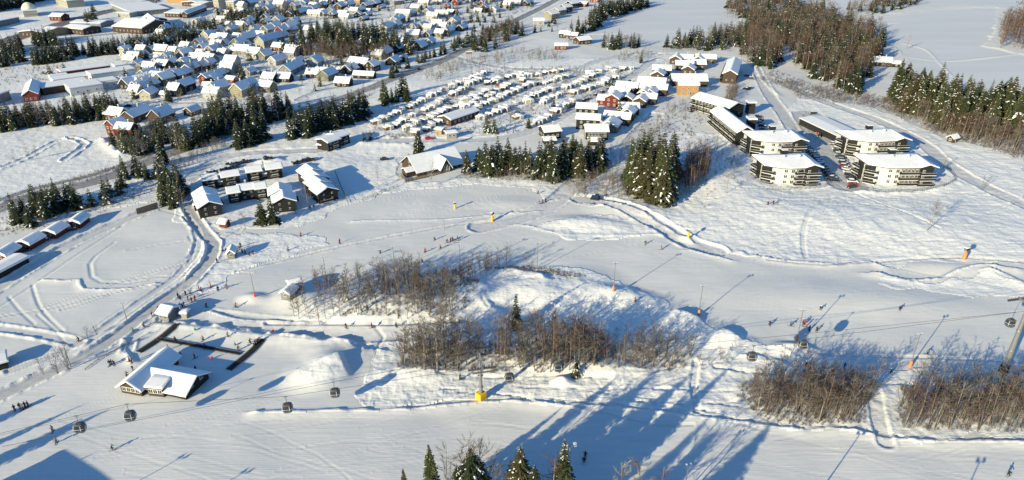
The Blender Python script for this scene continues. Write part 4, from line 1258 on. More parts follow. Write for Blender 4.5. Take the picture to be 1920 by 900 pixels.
ZONES = [((200,200,380,270),'by the small wood below the school'),((200,100,380,200),'between school and village street'),((200,-20,400,101),'at the upper left of the village'),
 ((380,85,600,200),'in the middle left of the village'),((400,-20,560,86),'along the upper village street'),((560,-20,730,66),'above the village wood'),((595,90,780,170),'below the village wood'),
 ((720,-20,800,101),'just right of the village wood'),((800,-20,1010,101),'along the upper railway line'),((560,60,730,110),'beside the village wood')]
def zone(u, v):
    for (a, b, c, d), nme in ZONES:
        if a <= u < c and b <= v < d: return nme
    return 'in the village'
# further houses in the gaps between
_q = random.Random(31)
_areas = [((232,470),(96,190),34),((400,560),(4,100),28),((560,800),(-6,36),34),((760,1010),(-8,60),38),((600,760),(100,150),5),((690,800),(30,96),16),((300,420),(40,70),6),((1000,1090),(-8,20),5)]
for (ux, vx, n) in _areas:
    k = 0; tr_ = 0
    while k < n and tr_ < 900:
        tr_ += 1
        u, v = _q.uniform(*ux), _q.uniform(*vx)
        if v > 186 + (232 - u) * .35 or (u > 400 and v > 196 - (u - 400) * .28) or (545 < u < 770 and 60 < v < 116): continue
        if u > 800 and v > 92 - (u - 800) * .42: continue
        if u < 400 and v < 60: continue
        if any(abs(u - q[0]) < 9 and abs(v - q[1]) < 4.2 for q in VILLAGE): continue
        VILLAGE.append((u, v, _q.choice((A_, A_, B_)), _q.choice('wwwgsbkkgcrw'), _q.uniform(7, 12), _q.uniform(6, 8.5), _q.choice((2.5, 3, 3.5, 4.5)))); k += 1
rows = sorted(VILLAGE, key=lambda q: q[0])
cnts = {}
vr = random.Random(8)
for (u, v, az, c, L, W, h) in rows:
    zn = zone(u, v)
    rf = 'shaded' if az == A_ else 'sunlit'
    if c == 'w' and vr.random() < .42: c = vr.choice('ggsckb')  # some white walls recoloured, mostly darker, to imitate gables in half shade
    key = (c, rf, zn); cnts[key] = cnts.get(key, 0) + 1
    nm = COLN[c]
    kind = 'shed' if h < 2.7 else 'house'
    lab = f"{WORD[nm]} {kind} with {rf} roof, {ordw(cnts[key])} from left {zn}"
    house(u, v, az + vr.uniform(-9, 9), L * .88, W * .86, h * .92, W * vr.uniform(.30, .40), nm, lab, 'village houses ' + zn, 'shed' if kind == 'shed' else 'house', kind,
          nw=2, chim=h > 2.9, door=h > 2.9, sides='fl', fascia=vr.choice(['fascia_white', 'fascia_white', 'fascia_dark']), snow=vr.uniform(.25, .4))

# larger buildings in the far village
def hall(A, B, Cc, h, rise, wall, label, name='hall', ridge='x', snow=.35, fascia='fascia_white', nw=6, zs=(2.0,), depth=None, cat='building', group=None, chim=False):
    cx, cy, rz, L, W = base_line(A, B, Cc, depth)
    r = empty(name, (cx, cy, zat(cx, cy) + .05), rz)
    wing(r, 0, 0, 0, L, W, h, rise, wall, ridge, fascia, snow)
    if nw: windows(r, 0, 0, 0, L, W, 'flr', zs, nw)
    if chim: put(r, CHIM, 'chimney', L * .2, 0, h + rise + .6, 0, (1.5, 1.5, 1.3))
    tag(r, label, cat, group)
    return r
hall((-22,54),(38,42),(-40,42),5,0,'grey','long grey warehouse with flat snowy roof at far left edge')
hall((94,38),(116,39),(90,34),4,2.2,'red','red barn with sunlit roof beside the ploughed yard',nw=3)
hall((128,15),(160,12),(122,6),7,1.5,'cream','cream hall at the top left edge behind the highway',nw=4,zs=(2,5))
hall((68,69),(86,71),(100,58),4,2.5,'orange','orange gabled end of the long shaded roof beside the highway',nw=3)
hall((88,71),(118,64),(78,60),4,1.5,'brown','long low hall with shaded roof behind the orange gable',nw=4)
hall((120,62),(158,66),(112,52),5,1.5,'brown','brown workshop hall with bright roof beside the highway',nw=5)
hall((134,50),(190,52),(128,43),4,1.0,'grey','long grey hall with bright roof between tree belt and highway',nw=6)
hall((213,60),(268,64),(216,45),5,4.4,'brown','big red-brown hall with steep sunlit roof and little turret',nw=7,chim=True)
hall((284,54),(306,52),(330,38),5,3,'sage','large grey-green gabled hall with shaded roof',ridge='y',nw=3)
hall((266,44),(290,48),(264,36),4,2,'brown','dark hall with bright roof behind the turreted hall',nw=3)
hall((310,32),(338,33),(306,22),4,1.5,'brown','low hall with wide bright roof above the tree belt',nw=4)
hall((342,34),(352,34),(385,20),4,2.2,'brown','narrow gabled hall with long shaded roof above the tree belt',ridge='y',nw=2)
hall((360,16),(378,17),(358,8),4,1.5,'cream','cream shop with bright roof at the top of the village',nw=3)
hall((380,14),(396,11),(378,5),4,1.5,'brown','dark shop with shaded roof beside the cream shop',nw=3)
hall((222,32),(244,33),(220,24),4,.0,'cream','cream flat-roofed kiosk building by the highway',nw=3)
hall((246,31),(318,24),(262,12),4,.0,'grey','long flat-roofed store with car park behind',nw=8)
hall((314,6),(360,8),(316,-4),7,.0,'orange','orange apartment house at the top edge',nw=9,zs=(2,5))
hall((402,18),(412,19),(403,11),12,1.2,'cream','narrow cream tower block at the top of the village',nw=3,zs=(2,5,8,11))
hall((414,17),(440,18),(414,9),8,1.5,'cream','wide cream apartment block with sunlit roof beside the tower block',nw=6,zs=(2,5,7.4))
hall((-30,205),(22,186),(-50,188),5,.6,'grey','grey industrial hall at the left edge below the school',nw=4)
hall((46,192),(74,189),(110,164),4.5,2.4,'red','long hall with red gable next to the school',ridge='y',nw=3)
hall((-40,48+14),(-5,56),(-50,44),4,0,'grey','small grey outbuilding at the far left edge',nw=2)
# dome on its cream hall
cx, cy, rz, L, W = base_line((46,33),(72,31),(42,27))
r = empty('dome_hall', (cx, cy, 0), rz)
wing(r, 0, 0, 0, L, W, 6, 0, 'cream'); windows(r, 0, 0, 0, L, W, 'f', (2.5,), 5)
mb = MB(); Rr = 6.0
mb.lathe([(Rr * math.cos(a), 6.4 + Rr * 1.05 * math.sin(a)) for a in np.linspace(0, 1.5, 8)], mat('dome_skin', (.72, .68, .52), .5, .04, 1), 20)
mb.build('dome', r, True)
tag(r, 'cream round dome on a low cream hall at the far left', 'building')
# school: several flat white blocks grown together
sx, sy = G0(205, 158)
r = empty('school', (sx, sy, .1), R(42))
def blk(u, v, L, W, h, wall='render', rz=0.0, z=0.0, nwin=0, side='f'):
    x, y = G0(u, v); c, s = math.cos(-R(42)), math.sin(-R(42))
    dx, dy = x - sx, y - sy
    lx, ly = dx * c - dy * s, dx * s + dy * c
    wing(r, lx, ly, rz, L, W, h, 0, wall, snow=.3, over=.25, z=z)
    if nwin: windows(r, lx, ly, rz, L, W, side, (1.9,), nwin)
blk(240,156,62,12,3.6,nwin=14); blk(212,150,26,12,6.4,nwin=6); blk(160,172,18,13,4.6,nwin=3,side='fl'); blk(190,164,18,10,4.4)
blk(122,168,26,14,4.2,'brown',nwin=0); blk(155,152,34,12,4.0,nwin=0); blk(243,134,18,8,5.5); blk(160,137,30,10,3.6,'red'); blk(112,152,10,5,4.0)
tag(r, 'large white school of flat snow-covered blocks with a long window front', 'school')
# barn by the lake
house(1652,122,-16,12,10,3,2.6,'brown','brown lake cottage with broad sunlit roof and dark annex',None,fascia='fascia_white',nw=3)
house(1678,124,-16,5.5,8,2.4,1.5,'black','dark annex hut standing right of the lake cottage',None,'shed','shed',chim=False,door=False,nw=1,snow=0)
house(1785,266,30,4.5,3,2.4,1.2,'brown','tiny brown hut alone on the snow under the tall row',None,'hut','hut',chim=False,nw=1)
for (u, v, az, L, W, h, c, lab) in [(1060,70,-20,9,7,3.5,'k','black-roofed house, left of three by the lake road'),(1072,72,-20,11,7,3.5,'b','brown house with sunlit roof, middle of three by the lake road'),
        (1092,82,30,12,9,3.5,'b','brown gabled house, right of three by the lake road'),(1052,92,0,10,6,3,'r','red cottage below the three lake road houses'),
        (1035,35,47,12,9,5,'y','yellow row house, nearest end of the stepped row'),(1048,28,47,12,9,5,'y','stepped row house, second from the near end'),(1060,22,47,12,9,5,'k','stepped row house, third from the near end'),(1072,15,47,12,9,5,'k','stepped row house, far end'),
        (1094,12,-30,9,7,3,'r','red cottage at the top edge beside the far trees'),(1010,45,0,10,7,3.5,'w','white house under the stepped row'),(1116,4,-30,10,7,3,'r','red cottage at the top edge among far trees'),
        (1705,6,-20,9,7,3,'w','white cottage among trees on the far lake shore'),
        (620,5,47,14,8,4,'y','yellow house at the top edge above the village wood'),(745,8,47,14,8,4,'g','grey house at the top edge right of the village wood')]:
    house(u, v, az, L, W, h, W * .25, COLN[c], lab, None, nw=3, sides='fl', fascia='fascia_dark')

# ================================================================ CABINS ABOVE THE GROVE
CAB = [ # u,v,az,L,W,h,colour,label
 (1100,219,-12,11,7,5.5,'k','black two-storey cabin, upper of the pair at the road'),
 (1103,240,-12,12,7,5.5,'k','black two-storey cabin, lower of the pair at the road'),
 (1144,243,68,10,9,3.2,'s','olive gabled cabin below the small slim spruce'),(1158,230,-20,14,8,3.6,'b','brown cabin with broad sunlit roof behind the olive gable'),
 (1136,195,-18,9,7,3.2,'r','low red cabin beside the tall red gabled cabin'),(1150,197,68,10,8,5,'r','tall red gabled cabin beside the car row'),
 (1163,184,-30,12,8,4,'b','brown cabin behind the tall red gabled one'),(1176,173,-20,13,8,4,'b','brown cabin with bright roof near the upper parking'),
 (1177,192,68,8,6,3,'k','small black cabin with blue-shaded roof'),(1178,212,-6,11,8,3.6,'b','brown cabin with bright roof right of the slim spruce'),
 (1178,222,68,9,7,4,'k','black gabled cabin under the bright roof right of the spruce'),(1201,198,68,9,7,3.6,'b','brown gabled cabin at the lower right of the cabins'),
 (1216,193,-18,9,7,3.6,'b','brown cabin attached right of the brown gabled one'),(1209,184,68,9,7,3.6,'k','dark cabin behind the brown gabled one'),
 (1224,176,-18,17,8,4,'b','long brown cabin with bright roof, lower'),(1222,164,-18,17,8,4,'b','long brown cabin with bright roof, upper'),(1220,182,68,9,7,3.4,'b','gabled front wing of the lower long cabin'),
 (1234,148,68,9,8,3.4,'b','gabled cabin between road and long cabins'),(1240,140,-12,12,8,4,'b','brown cabin with bright roof beside the upper road'),
 (1268,118,68,10,8,3.5,'b','brown gabled cabin, left of the top row'),(1282,116,-10,12,8,3,'b','brown cabin, second of the top row'),(1310,118,68,10,8,3,'b','gabled cabin, third of the top row'),(1322,116,-8,14,8,3,'b','brown cabin with snowy roof, right of the top row'),
 (1291,137,68,9,8,3.2,'b','brown gabled cabin in the second row'),(1282,130,-6,12,8,3.6,'b','cabin with bright roof left in the second row'),(1305,128,-6,12,8,3.6,'b','cabin with bright roof right in the second row'),
 (1290,158,-2,22,11,3.4,'b','wide low cabin with broad roof behind the orange house'),
 (1288,176,-2,12,7,6.2,'o','tall orange house under the cabins'),
]
for (u, v, az, L, W, h, c, lab) in CAB:
    house(u, v, az, L, W, h, W * .27, COLN[c], lab, 'holiday cabins above the grove', 'cabin', 'cabin', snow=.5, fascia='fascia_dark' if c in 'kb' else 'fascia_white', nw=3 if L > 9 else 2, sides='fl')
hall((1021,262),(1052,259),None,3.6,1.8,'black','black cabin with bright roof left above the grove',depth=9,name='cabin',cat='cabin',nw=3,zs=(1.6,),snow=.5,fascia='fascia_dark',chim=True)
hall((1021,272),(1042,271),None,2.2,.8,'black','low shed with bright roof below the left black cabin',depth=5,name='shed',cat='shed',nw=0,snow=.45)
hall((1098,262),(1140,262),None,4.2,2.0,'black','long black cabin with wide bright roof above the grove',depth=9,name='cabin',cat='cabin',nw=6,zs=(1.5,3.4),snow=.5,chim=True)
hall((1104,273),(1126,273),None,2.2,.9,'black','small porch building below the long black cabin',depth=5,name='shed',cat='shed',nw=0,snow=.45)
# campsite service buildings
hall((846,236),(898,218),None,3.2,1.4,'brown','long brown service building with wide roof in the campsite',depth=9,name='service_building',nw=6,zs=(1.5,),snow=.4,chim=True)
hall((816,251),(828,253),None,2.6,.4,'orange','small bright yellow hut at the campsite edge',depth=4,name='hut',cat='hut',nw=1,zs=(1.3,),snow=.3)
hall((838,261),(856,259),None,2.8,.5,'cream','pale green hut at the campsite edge with red car near',depth=4,name='hut',cat='hut',nw=2,zs=(1.5,),snow=.3)

# ================================================================ LONG DARK APARTMENT ROWS
def balconies(r, x, y, rz, L, W, side, zs, n, me):
    c, s = math.cos(rz), math.sin(rz)
    for z in zs:
        for i in range(n):
            t = (i + .5) / n * (L if side in 'fb' else W) - (L if side in 'fb' else W) / 2
            lx, ly, a = {'f': (t, -W / 2, 0), 'l': (-L / 2, t, -math.pi / 2), 'r': (L / 2, t, math.pi / 2)}[side]
            put(r, me, 'balcony', x + lx * c - ly * s, y + lx * s + ly * c, z, rz + a)
def row_house(A, B, Cc, h, rise, wall, label, nb=6):
    cx, cy, rz, L, W = base_line(A, B, Cc)
    r = empty('apartment_house', (cx, cy, zat(cx, cy) + .1), rz)
    wing(r, 0, 0, 0, L, W, h, rise, wall, 'y', 'fascia_white', .5, .7)
    bm = balcony_mesh(W / nb * .86, 1.9)
    balconies(r, 0, 0, 0, L, W, 'l', (.4, 3.2) if h > 5 else (.4,), nb, bm)
    windows(r, 0, 0, 0, L, W, 'l', (1.9, 4.6) if h > 5 else (1.9,), nb)
    windows(r, 0, 0, 0, L, W, 'f', (2.2,), 2, sc_=(.7, 1, .7))
    tag(r, label, 'apartment house', None)
    return r
row_house((1354,155),(1379,157),(1343,128),6.2,2.2,'brown','long apartment house with red-brown gable at the road bend')
row_house((1380,271),(1411,270),(1361,229),6.4,2.4,'black','long apartment house with dark gable and balconies beside the apartment blocks')
row_house((1364,226),(1392,219),(1390,184),6.0,2.0,'black','middle apartment house bending towards the road, roof in two planes',5)
for (A, B, lab) in [((1401,214),(1414,214),'upper black stair tower with bright roof behind the apartment rows'),((1402,246),(1415,246),'lower black stair tower with bright roof behind the apartment rows'),((1374,133),(1385,134),'small black stair tower behind the red-brown gable')]:
    hall(A, B, None, 6.2, 0, 'black', lab, depth=4.5, name='stair_tower', cat='stair tower', nw=0, snow=.5)
hall((1572,268),(1618,264),(1550,228),3.0,.5,'black','low garage with wide snowy roof behind the parked cars',name='garage',nw=0,ridge='y',fascia='fascia_dark',snow=.3)

# ================================================================ WHITE APARTMENT BLOCKS
def apartment_block(A, B, label):
    cx, cy, rz, L, W = base_line(A, B, None, 15.5)
    r = empty('apartment_block', (cx, cy, zat(cx, cy) - .2), rz)
    h = 7.7
    hl, hw = L / 2, W / 2
    xs = hl - 6.6                     # dark timber part starts here
    # white rendered body, stepping back towards the left end
    poly = [(-hl + 2.6, -hw + 3.2), (-hl + 6.5, -hw + .9), (-hl + 9.5, -hw), (xs, -hw), (xs, hw), (-hl, hw), (-hl, -hw + 5.0)]
    mb = MB(); mb.prism(poly, -1.5, h, 'render'); mb.build('wall', r)
    mb = MB(); mb.prism([(xs, -hw - .9), (hl - 1.2, -hw - .9), (hl, hw - 2), (hl - .5, hw), (xs, hw)], -1.5, h + .1, 'black')
    gx0, gx1 = xs, hl - 1.2
    mb.add([(gx0 + .02, -hw - .9, h + .1), (gx1, -hw - .9, h + .1), ((gx0 + gx1) / 2, -hw - .9, h + 1.7)], [(0, 1, 2)], 'black')
    tw = mb.build('timber_wall', r); tw['label'] = 'black timber end part'
    # roof: low hip with a front gable over the timber part, deep snow
    mb = MB()
    o = 1.1; ze, zr = h + .25, h + 2.4
    ring = [(-hl - .6, -hw + 3.4), (-hl + 6.0, -hw - .5), (-hl + 9.3, -hw - o), (xs - .6, -hw - o), ((gx0 + gx1) / 2, -hw - o - .9), (hl + .6, -hw - o - .6), (hl + .9, hw + .8), (-hl - .9, hw + .8)]
    zs_ = [ze, ze, ze, ze, ze + 1.55, ze, ze, ze]
    rg = [(-hl + 1.0, .9, zr), (hl - 4.2, .6, zr), ((gx0 + gx1) / 2, -hw + 2.5, ze + 1.75)]
    def shell(dz, inset, m, skirt):
        vs = [(x * (1 - inset), y * (1 - inset), z + dz) for (x, y), z in zip(ring, zs_)] + [(x, y, z + dz) for x, y, z in rg]
        fs = [(0, 1, 8), (1, 2, 8), (2, 3, 9, 8), (3, 4, 10), (3, 10, 9), (4, 5, 10), (5, 9, 10), (5, 6, 9), (6, 7, 8, 9), (7, 0, 8)]
        n = len(vs)
        vs += [(x * (1 - inset * .4), y * (1 - inset * .4), z + dz - skirt) for (x, y), z in zip(ring, zs_)]
        fs += [(n + k, n + (k + 1) % 8, (k + 1) % 8, k) for k in range(8)]
        mb.add(vs, fs, m)
    shell(0, 0, 'fascia_dark', .25)
    shell(.55, .012, 'snow', .5)
    mb.build('roof', r)
    mb = MB(); mb.box((0, hw - 3.6, zr + .8), (2.6, 2.2, 1.8), 'black'); mb.box((0, hw - 3.6, zr + 1.8), (2.7, 2.3, .2), 'snow'); mb.build('lift_housing', r)
    for xx in (-2.6, 4.2):
        mb = MB(); mb.lathe([(.5, 0), (.5, .9), (.75, .95), (.6, 1.25), (.2, 1.4)], 'snow', 10, (xx, -1.4, zr - .1)); mb.lathe([(.35, 0), (.35, .9)], 'dark_metal', 8, (xx + .12, -1.2, zr + .1)); mb.build('roof_vent', r)
    bm = balcony_mesh(xs + hl - 11.6, 1.5); bt = balcony_mesh(6.4, 1.8); bl = balcony_mesh(4.8, 2.4)
    for k, z in enumerate((.3, 2.7, 5.1)):
        put(r, bm, 'balcony', (xs - hl + 11.6) / 2 + .1, -hw - .02, z)
        put(r, bt, 'balcony', (gx0 + gx1) / 2, -hw - .9, z + (.1 if k else 0), 0)
        for (px_, py_, pa, pw) in ((-hl + 1.2, -hw + 4.0, -35, 4.2), (-hl - .12, 1.6, -86, 4.4)):
            m_ = MB(); m_.box((0, 0, 1.15), (pw, .14, 2.0), 'black'); m_.box((pw * .2, -.1, 1.1), (1.0, .08, 1.7), 'glass'); put(r, m_.mesh('balcony_shade_panel'), 'balcony_shade_panel', px_, py_, z, R(pa))  # flat black panel stands in for the shade of a recess, glass pane on it
        m_ = MB(); m_.box((0, 0, 1.25), (xs + hl - 12.4, .1, 1.8), 'wood'); put(r, m_.mesh('balcony_shade_panel'), 'balcony_shade_panel', (xs - hl + 12.4) / 2, -hw - .03, z)  # dark flat panel imitating shade behind the middle balconies
        put(r, bl, 'balcony', -hl + 1.9, -hw + 3.2, z, R(-40))
        put(r, bl, 'balcony', -hl - .2, 1.6, z, R(-80))
        for xx, w in ((-hl + 8.0, 1.25), (-hl + 10.8, 1.35)):
            a = math.atan2(.9, 3.0) if xx < -hl + 9.5 else 0
            put(r, WIN, 'window', xx, -hw - .04 + (.45 if a else 0), z + 1.25, -a, (w, 1, w))
        for i in range(4): put(r, WIN, 'window', -hl + 13.4 + i * (xs + hl - 14.4) / 3, -hw - .10, z + 1.2, 0, (1.1, 1, 1.25))
        put(r, WIN, 'window', (gx0 + gx1) / 2 - 1.2, -hw - .95, z + 1.3, 0, (.9, 1, .9))
        put(r, WIN, 'window', -hl - .04, 2.8, z + 1.45, -math.pi / 2, (1.3, 1, 1.2))
    tag(r, label, 'apartment block', 'white apartment blocks with dark timber ends')
apartment_block((1416,296),(1507,293),'white apartment block of four, behind left, balconies facing the slope')
apartment_block((1436,347),(1533,344),'white apartment block in front left, directly above the fresh snow slope')
apartment_block((1597,296),(1697,292),'white apartment block behind right, garage roof at its left')
apartment_block((1629,347),(1746,346),'white apartment block in front right, frosted bush behind its corner')

# ================================================================ BLACK TIMBER HOUSES
def stepped(A, B, secs, h, wall, label, ridge='y', rise=1.9, lit=True):
    """Sections in a row, each moved back and sideways a little: one building."""
    cx, cy, rz, L, W = base_line(A, B, None, 1.0)
    r = empty('timber_house', (cx, cy, zat(cx, cy) + .1), rz)
    n = 0
    for (sx_, sy_, sl, sw, dh) in secs:
        wing(r, sx_, sy_, 0, sl, sw, h + dh, rise, wall, ridge, 'fascia_dark', .5, .55)
        n += 1
    return r, L
r, L = stepped((380,412),(416,405), [(0, 4.2, 8, 8, 0), (.1, 12.0, 8, 7.2, .35)], 4.0, 'black', '')
windows(r, 0, 4.2, 0, 8, 8, 'f', (1.2, 3.3), 2, sc_=(.65, 1, .65)); windows(r, 0, 4.2, 0, 8, 8, 'r', (1.3, 3.2), 2, sc_=(.6, 1, .6))
put(r, balcony_mesh(3, 1.3), 'balcony', 4.0, 4, 2.8, math.pi / 2); put(r, balcony_mesh(3, 1.3), 'balcony', -4.0, 3, 2.8, -math.pi / 2)
tag(r, 'black timber house with front gable, leftmost beside the bending road', 'timber house', 'black timber houses above the piste')
r, L = stepped((517,402),(555,397), [(0, 4.0, 8.2, 7.6, 0), (-1.0, 11.6, 8.2, 7.4, .4)], 3.9, 'black', '')
windows(r, 0, 4.0, 0, 8.2, 7.6, 'f', (1.2, 3.3), 2, sc_=(.6, 1, .6)); put(r, balcony_mesh(3, 1.3), 'balcony', 4.2, 4, 2.6, math.pi / 2)
tag(r, 'black timber house with front gable, two spruces at its left wall', 'timber house', 'black timber houses above the piste')
r, L = stepped((599,384),(637,374), [(0, 3.8, 8.2, 7.2, 0), (.6, 10.9, 8.2, 7, .4), (3.0, 18.2, 8.2, 7.4, -.1), (3.8, 25.6, 8.2, 7, .3)], 4.0, 'black', '')
windows(r, 0, 3.8, 0, 8.2, 7.2, 'f', (1.2, 3.3), 2, sc_=(.6, 1, .6))
for (x_, y_) in ((4.3, 3.5),): put(r, balcony_mesh(3.4, 1.3), 'balcony', x_, y_, 2.6, math.pi / 2)
put(r, balcony_mesh(5, 1.6), 'balcony', -1, .45, .4)
windows(r, .6, 10.9, 0, 8.2, 7, 'l', (1.5,), 2); windows(r, 3.0, 18.2, 0, 8.2, 7.4, 'l', (1.5,), 2)
tag(r, 'black timber house of four stepped roofs, rightmost of the complex', 'timber house', 'black timber houses above the piste')
def eave_row(A, B, roofs, label, h=4.1, dep=6.6, extra=True):
    cx, cy, rz, L, W = base_line(A, B, None, 1.0)
    r = empty('timber_house', (cx, cy, zat(cx, cy) + .1), rz)
    for (f0, f1, dy, dz) in roofs:
        x0, x1 = (f0 - .5) * L, (f1 - .5) * L
        wing(r, (x0 + x1) / 2, dep / 2 + dy, 0, x1 - x0, dep, h + dz, 1.1, 'black', 'x', 'fascia_dark', .5 if dz > -1 else .4, .5)
        windows(r, (x0 + x1) / 2, dep / 2 + dy, 0, x1 - x0, dep, 'f', (1.2, 3.2) if dz > -1 else (1.5,), max(2, int((x1 - x0) / 2.4)), sc_=(.7, 1, .6))
    if extra:
        bm = balcony_mesh(2.8, 1.2)
        for f in (roofs[0], roofs[-1]):
            put(r, bm, 'balcony', ((f[0] + f[1]) / 2 - .5) * L, f[2] - .02, .3); put(r, bm, 'balcony', ((f[0] + f[1]) / 2 - .5) * L, f[2] - .02, 2.2)
        put(r, CHIM, 'chimney', 0, dep * .6, h + 2.0)
    tag(r, label, 'timber house', 'black timber houses above the piste')
eave_row((383,358),(452,347), [(0, .40, 0, 0), (.40, .53, .9, -1.8), (.53, 1, 0, .1)], 'black timber house with two bright roofs, left one of the back row')
eave_row((466,342),(531,333), [(0, .42, 0, 0), (.42, .56, .9, -1.8), (.56, 1, 0, .1)], 'black timber house with two bright roofs, right one of the back row')
eave_row((431,383),(502,372), [(0, .30, -.6, 0), (.30, .72, .5, .1), (.72, 1, -.6, .1)], 'long black timber house with one bright roof in the courtyard middle')
eave_row((616,285),(659,270), [(0, .52, -.8, 0), (.52, 1, .4, .3)], 'pair of joined black timber houses beside the campsite corner', dep=8)
hall((596,280),(607,281),None,2.2,.4,'black','tiny shed left of the joined black houses',depth=3,name='shed',cat='shed',nw=0,snow=.35)
hall((412,428),(424,430),None,1.8,1.0,'red','tiny red playhouse before the left black timber house',depth=2.6,name='playhouse',cat='playhouse',nw=0,snow=.3)

# ================================================================ BROWN LODGE WITH BIG ROOF
cx, cy, rz, L, W = base_line((783,331),(867,312), None, 15)
r = empty('lodge', (cx, cy, zat(cx, cy) + .1), rz)
wing(r, 0, 0, 0, L, W, 1.9, 5.0, 'brown', 'x', 'fascia_dark', .3, .8)
wing(r, L * .08, -W / 2 + 1.0, 0, 5.2, 6.5, 1.8, 4.2, 'black', 'y', 'fascia_white', .3, .5)
wing(r, -L / 2 - 2.2, -3.4, 0, 4.0, 4.5, 2.0, 1.2, 'brown', 'x', 'fascia_dark', .35, .4)
mb = MB()
for k in range(-2, 3): mb.box((L * .08 + k * .8, -W / 2 - 2.3, 1.2 + (2 - abs(k)) * .35), (.12, .08, 2.3 + (2 - abs(k)) * .8), 'fascia_white')
mb.box((L * .08, -W / 2 - 2.28, 1.0), (4.2, .07, .1), 'fascia_white'); mb.build('window', r)
windows(r, 0, 0, 0, L, W, 'f', (1.1,), 8, sc_=(.8, 1, .8)); windows(r, 0, 0, 0, L, W, 'l', (2.2, 4.6), 2)
tag(r, 'brown lodge with one huge snowy roof and a glazed front gable', 'lodge')
# deck railing round the lodge
def fence(pts, h, m, label, name='fence', cat='fence', post=2.2, rails=(0.4, .95), thick=.12):
    g = [P(*p) for p in pts]
    root = empty(name, g[0]); base = Vector(g[0])
    rl = MB()
    for a, b in zip(g[:-1], g[1:]):
        a = Vector(a); b = Vector(b); n = max(1, int((b - a).length / post))
        for i in range(n + 1):
            p = a.lerp(b, i / n); p.z = zat(p.x, p.y)
            q = a.lerp(b, min(1, (i + 1) / n)); q.z = zat(q.x, q.y)
            rl.tube(p - base + Vector((0, 0, -.3)), p - base + Vector((0, 0, h)), thick / 1.6, thick / 1.6, m, 4)
            if i < n:
                for k in rails: rl.tube(p - base + Vector((0, 0, h * k)), q - base + Vector((0, 0, h * k)), thick / 2, thick / 2, m, 4)
    rl.build('railing', root)
    tag(root, label, cat)
fence([(752,330),(761,342),(800,333),(845,321)],1.3,'wood','dark timber deck railing around the brown lodge',post=1.2,rails=(.2,.4,.6,.8,1.0),thick=.2)
fence([(628,322),(637,345),(652,380)],1.1,'wood','timber fence in the shade right of the black houses')
fence([(680,376),(700,368),(745,350)],1.0,'wood','timber fence between piste and the frosted birch')
fence([(1504,218),(1520,235),(1532,252)],1.2,'dark_metal','dark railing beside the apartment drive')
fence([(1438,357),(1500,356),(1555,350)],1.1,'dark_metal','low fence below the left apartment blocks')
fence([(1603,353),(1660,361),(1720,358),(1770,350),(1792,338),(1775,312)],1.1,'dark_metal','curved fence below the right apartment blocks')
fence([(1553,347),(1540,320),(1520,285)],1.0,'dark_metal','railing between left apartment blocks and parked cars')
fence([(160,694),(185,675),(230,650),(262,636)],.5,'wood','low snowy roadside rail beside the lower left road')

# ================================================================ SKI LODGE, HUTS, LEFT CABINS
sx, sy = G0(285, 728)
r = empty('ski_lodge', (sx, sy, zat(sx, sy)), 0)
def rel(u, v):
    x, y = G0(u, v); return x - sx, y - sy
def wing2(A, B, W, h, rise, wall, ridge, **k):
    a, b = rel(*A), rel(*B); L = math.dist(a, b); rz = math.atan2(b[1] - a[1], b[0] - a[0])
    cx = (a[0] + b[0]) / 2 - math.sin(rz) * W / 2; cy = (a[1] + b[1]) / 2 + math.cos(rz) * W / 2
    wing(r, cx, cy, rz, L, W, h, rise, wall, ridge, **k)
    return cx, cy, rz, L, W
w1 = wing2((264,734),(350,751), 8.6, 1.2, 2.2, 'black', 'x', fascia='fascia_dark', snow=.35, over=.7)
windows(r, *w1, 'r', (2.0,), 3); windows(r, *w1, 'f', (.8,), 5, sc_=(1, 1, .8))
w2 = wing2((230,739),(268,746), 13.5, 2.2, 1.9, 'brown', 'y', fascia='fascia_white', snow=.35, over=.8)
windows(r, *w2, 'f', (1.3,), 4)
w3 = wing2((280,744),(309,747), 5.5, 2.5, .35, 'brown', 'x', fascia='fascia_white', snow=.4, over=.4)
windows(r, *w3, 'f', (1.3,), 3)
tag(r, 'brown ski lodge with crossing snowy roofs, foot of the piste at lower left', 'ski lodge')
def hut(A, B, dep, h, rise, wall, label, ridge='x', snow=.5, name='hut', cat='hut', group=None, nw=1, over=.45, fascia='fascia_white'):
    cx, cy, rz, L, W = base_line(A, B, None, dep)
    r = empty(name, (cx, cy, zat(cx, cy) + .05), rz)
    wing(r, 0, 0, 0, L, W, h, rise, wall, ridge, fascia, snow, over)
    if nw: windows(r, 0, 0, 0, L, W, 'fl', (1.5,), nw, sc_=(.8, 1, .8))
    tag(r, label, cat, group)
    return r
hut((299,602),(318,606), 4.6, 2.5, 1.1, 'grey', 'grey hut with sunlit roof where the conveyor belts begin', name='ticket_hut', nw=2)
hut((341,598),(351,598), 1.8, 1.7, .2, 'cream', 'tiny snow-capped booth just right of the grey hut')
hut((428,488),(441,487), 3.6, 2.3, 1.0, 'grey', 'small grey hut among skiers near the road bend', 'y')
hut((529,568),(546,571), 4.0, 2.0, .8, 'grey', 'snowed-in hut at the left end of the wooded knoll', 'y', .45)
hut((546,553),(568,548), 4.0, 1.9, .9, 'grey', 'low shed with pale roof behind the snowed-in hut', 'x', .5)
G_ = 'red cabins in a row at the left edge'
hut((131,429),(152,429), 6.4, 2.1, 1.0, 'red', 'red cabin with rounded snow roof, rightmost of the row', 'y', .75, 'cabin', 'cabin', G_, 1, .6)
hut((84,448),(107,449), 6.4, 2.1, 1.0, 'red', 'red cabin with rounded snow roof, second from the right', 'y', .75, 'cabin', 'cabin', G_, 1, .6)
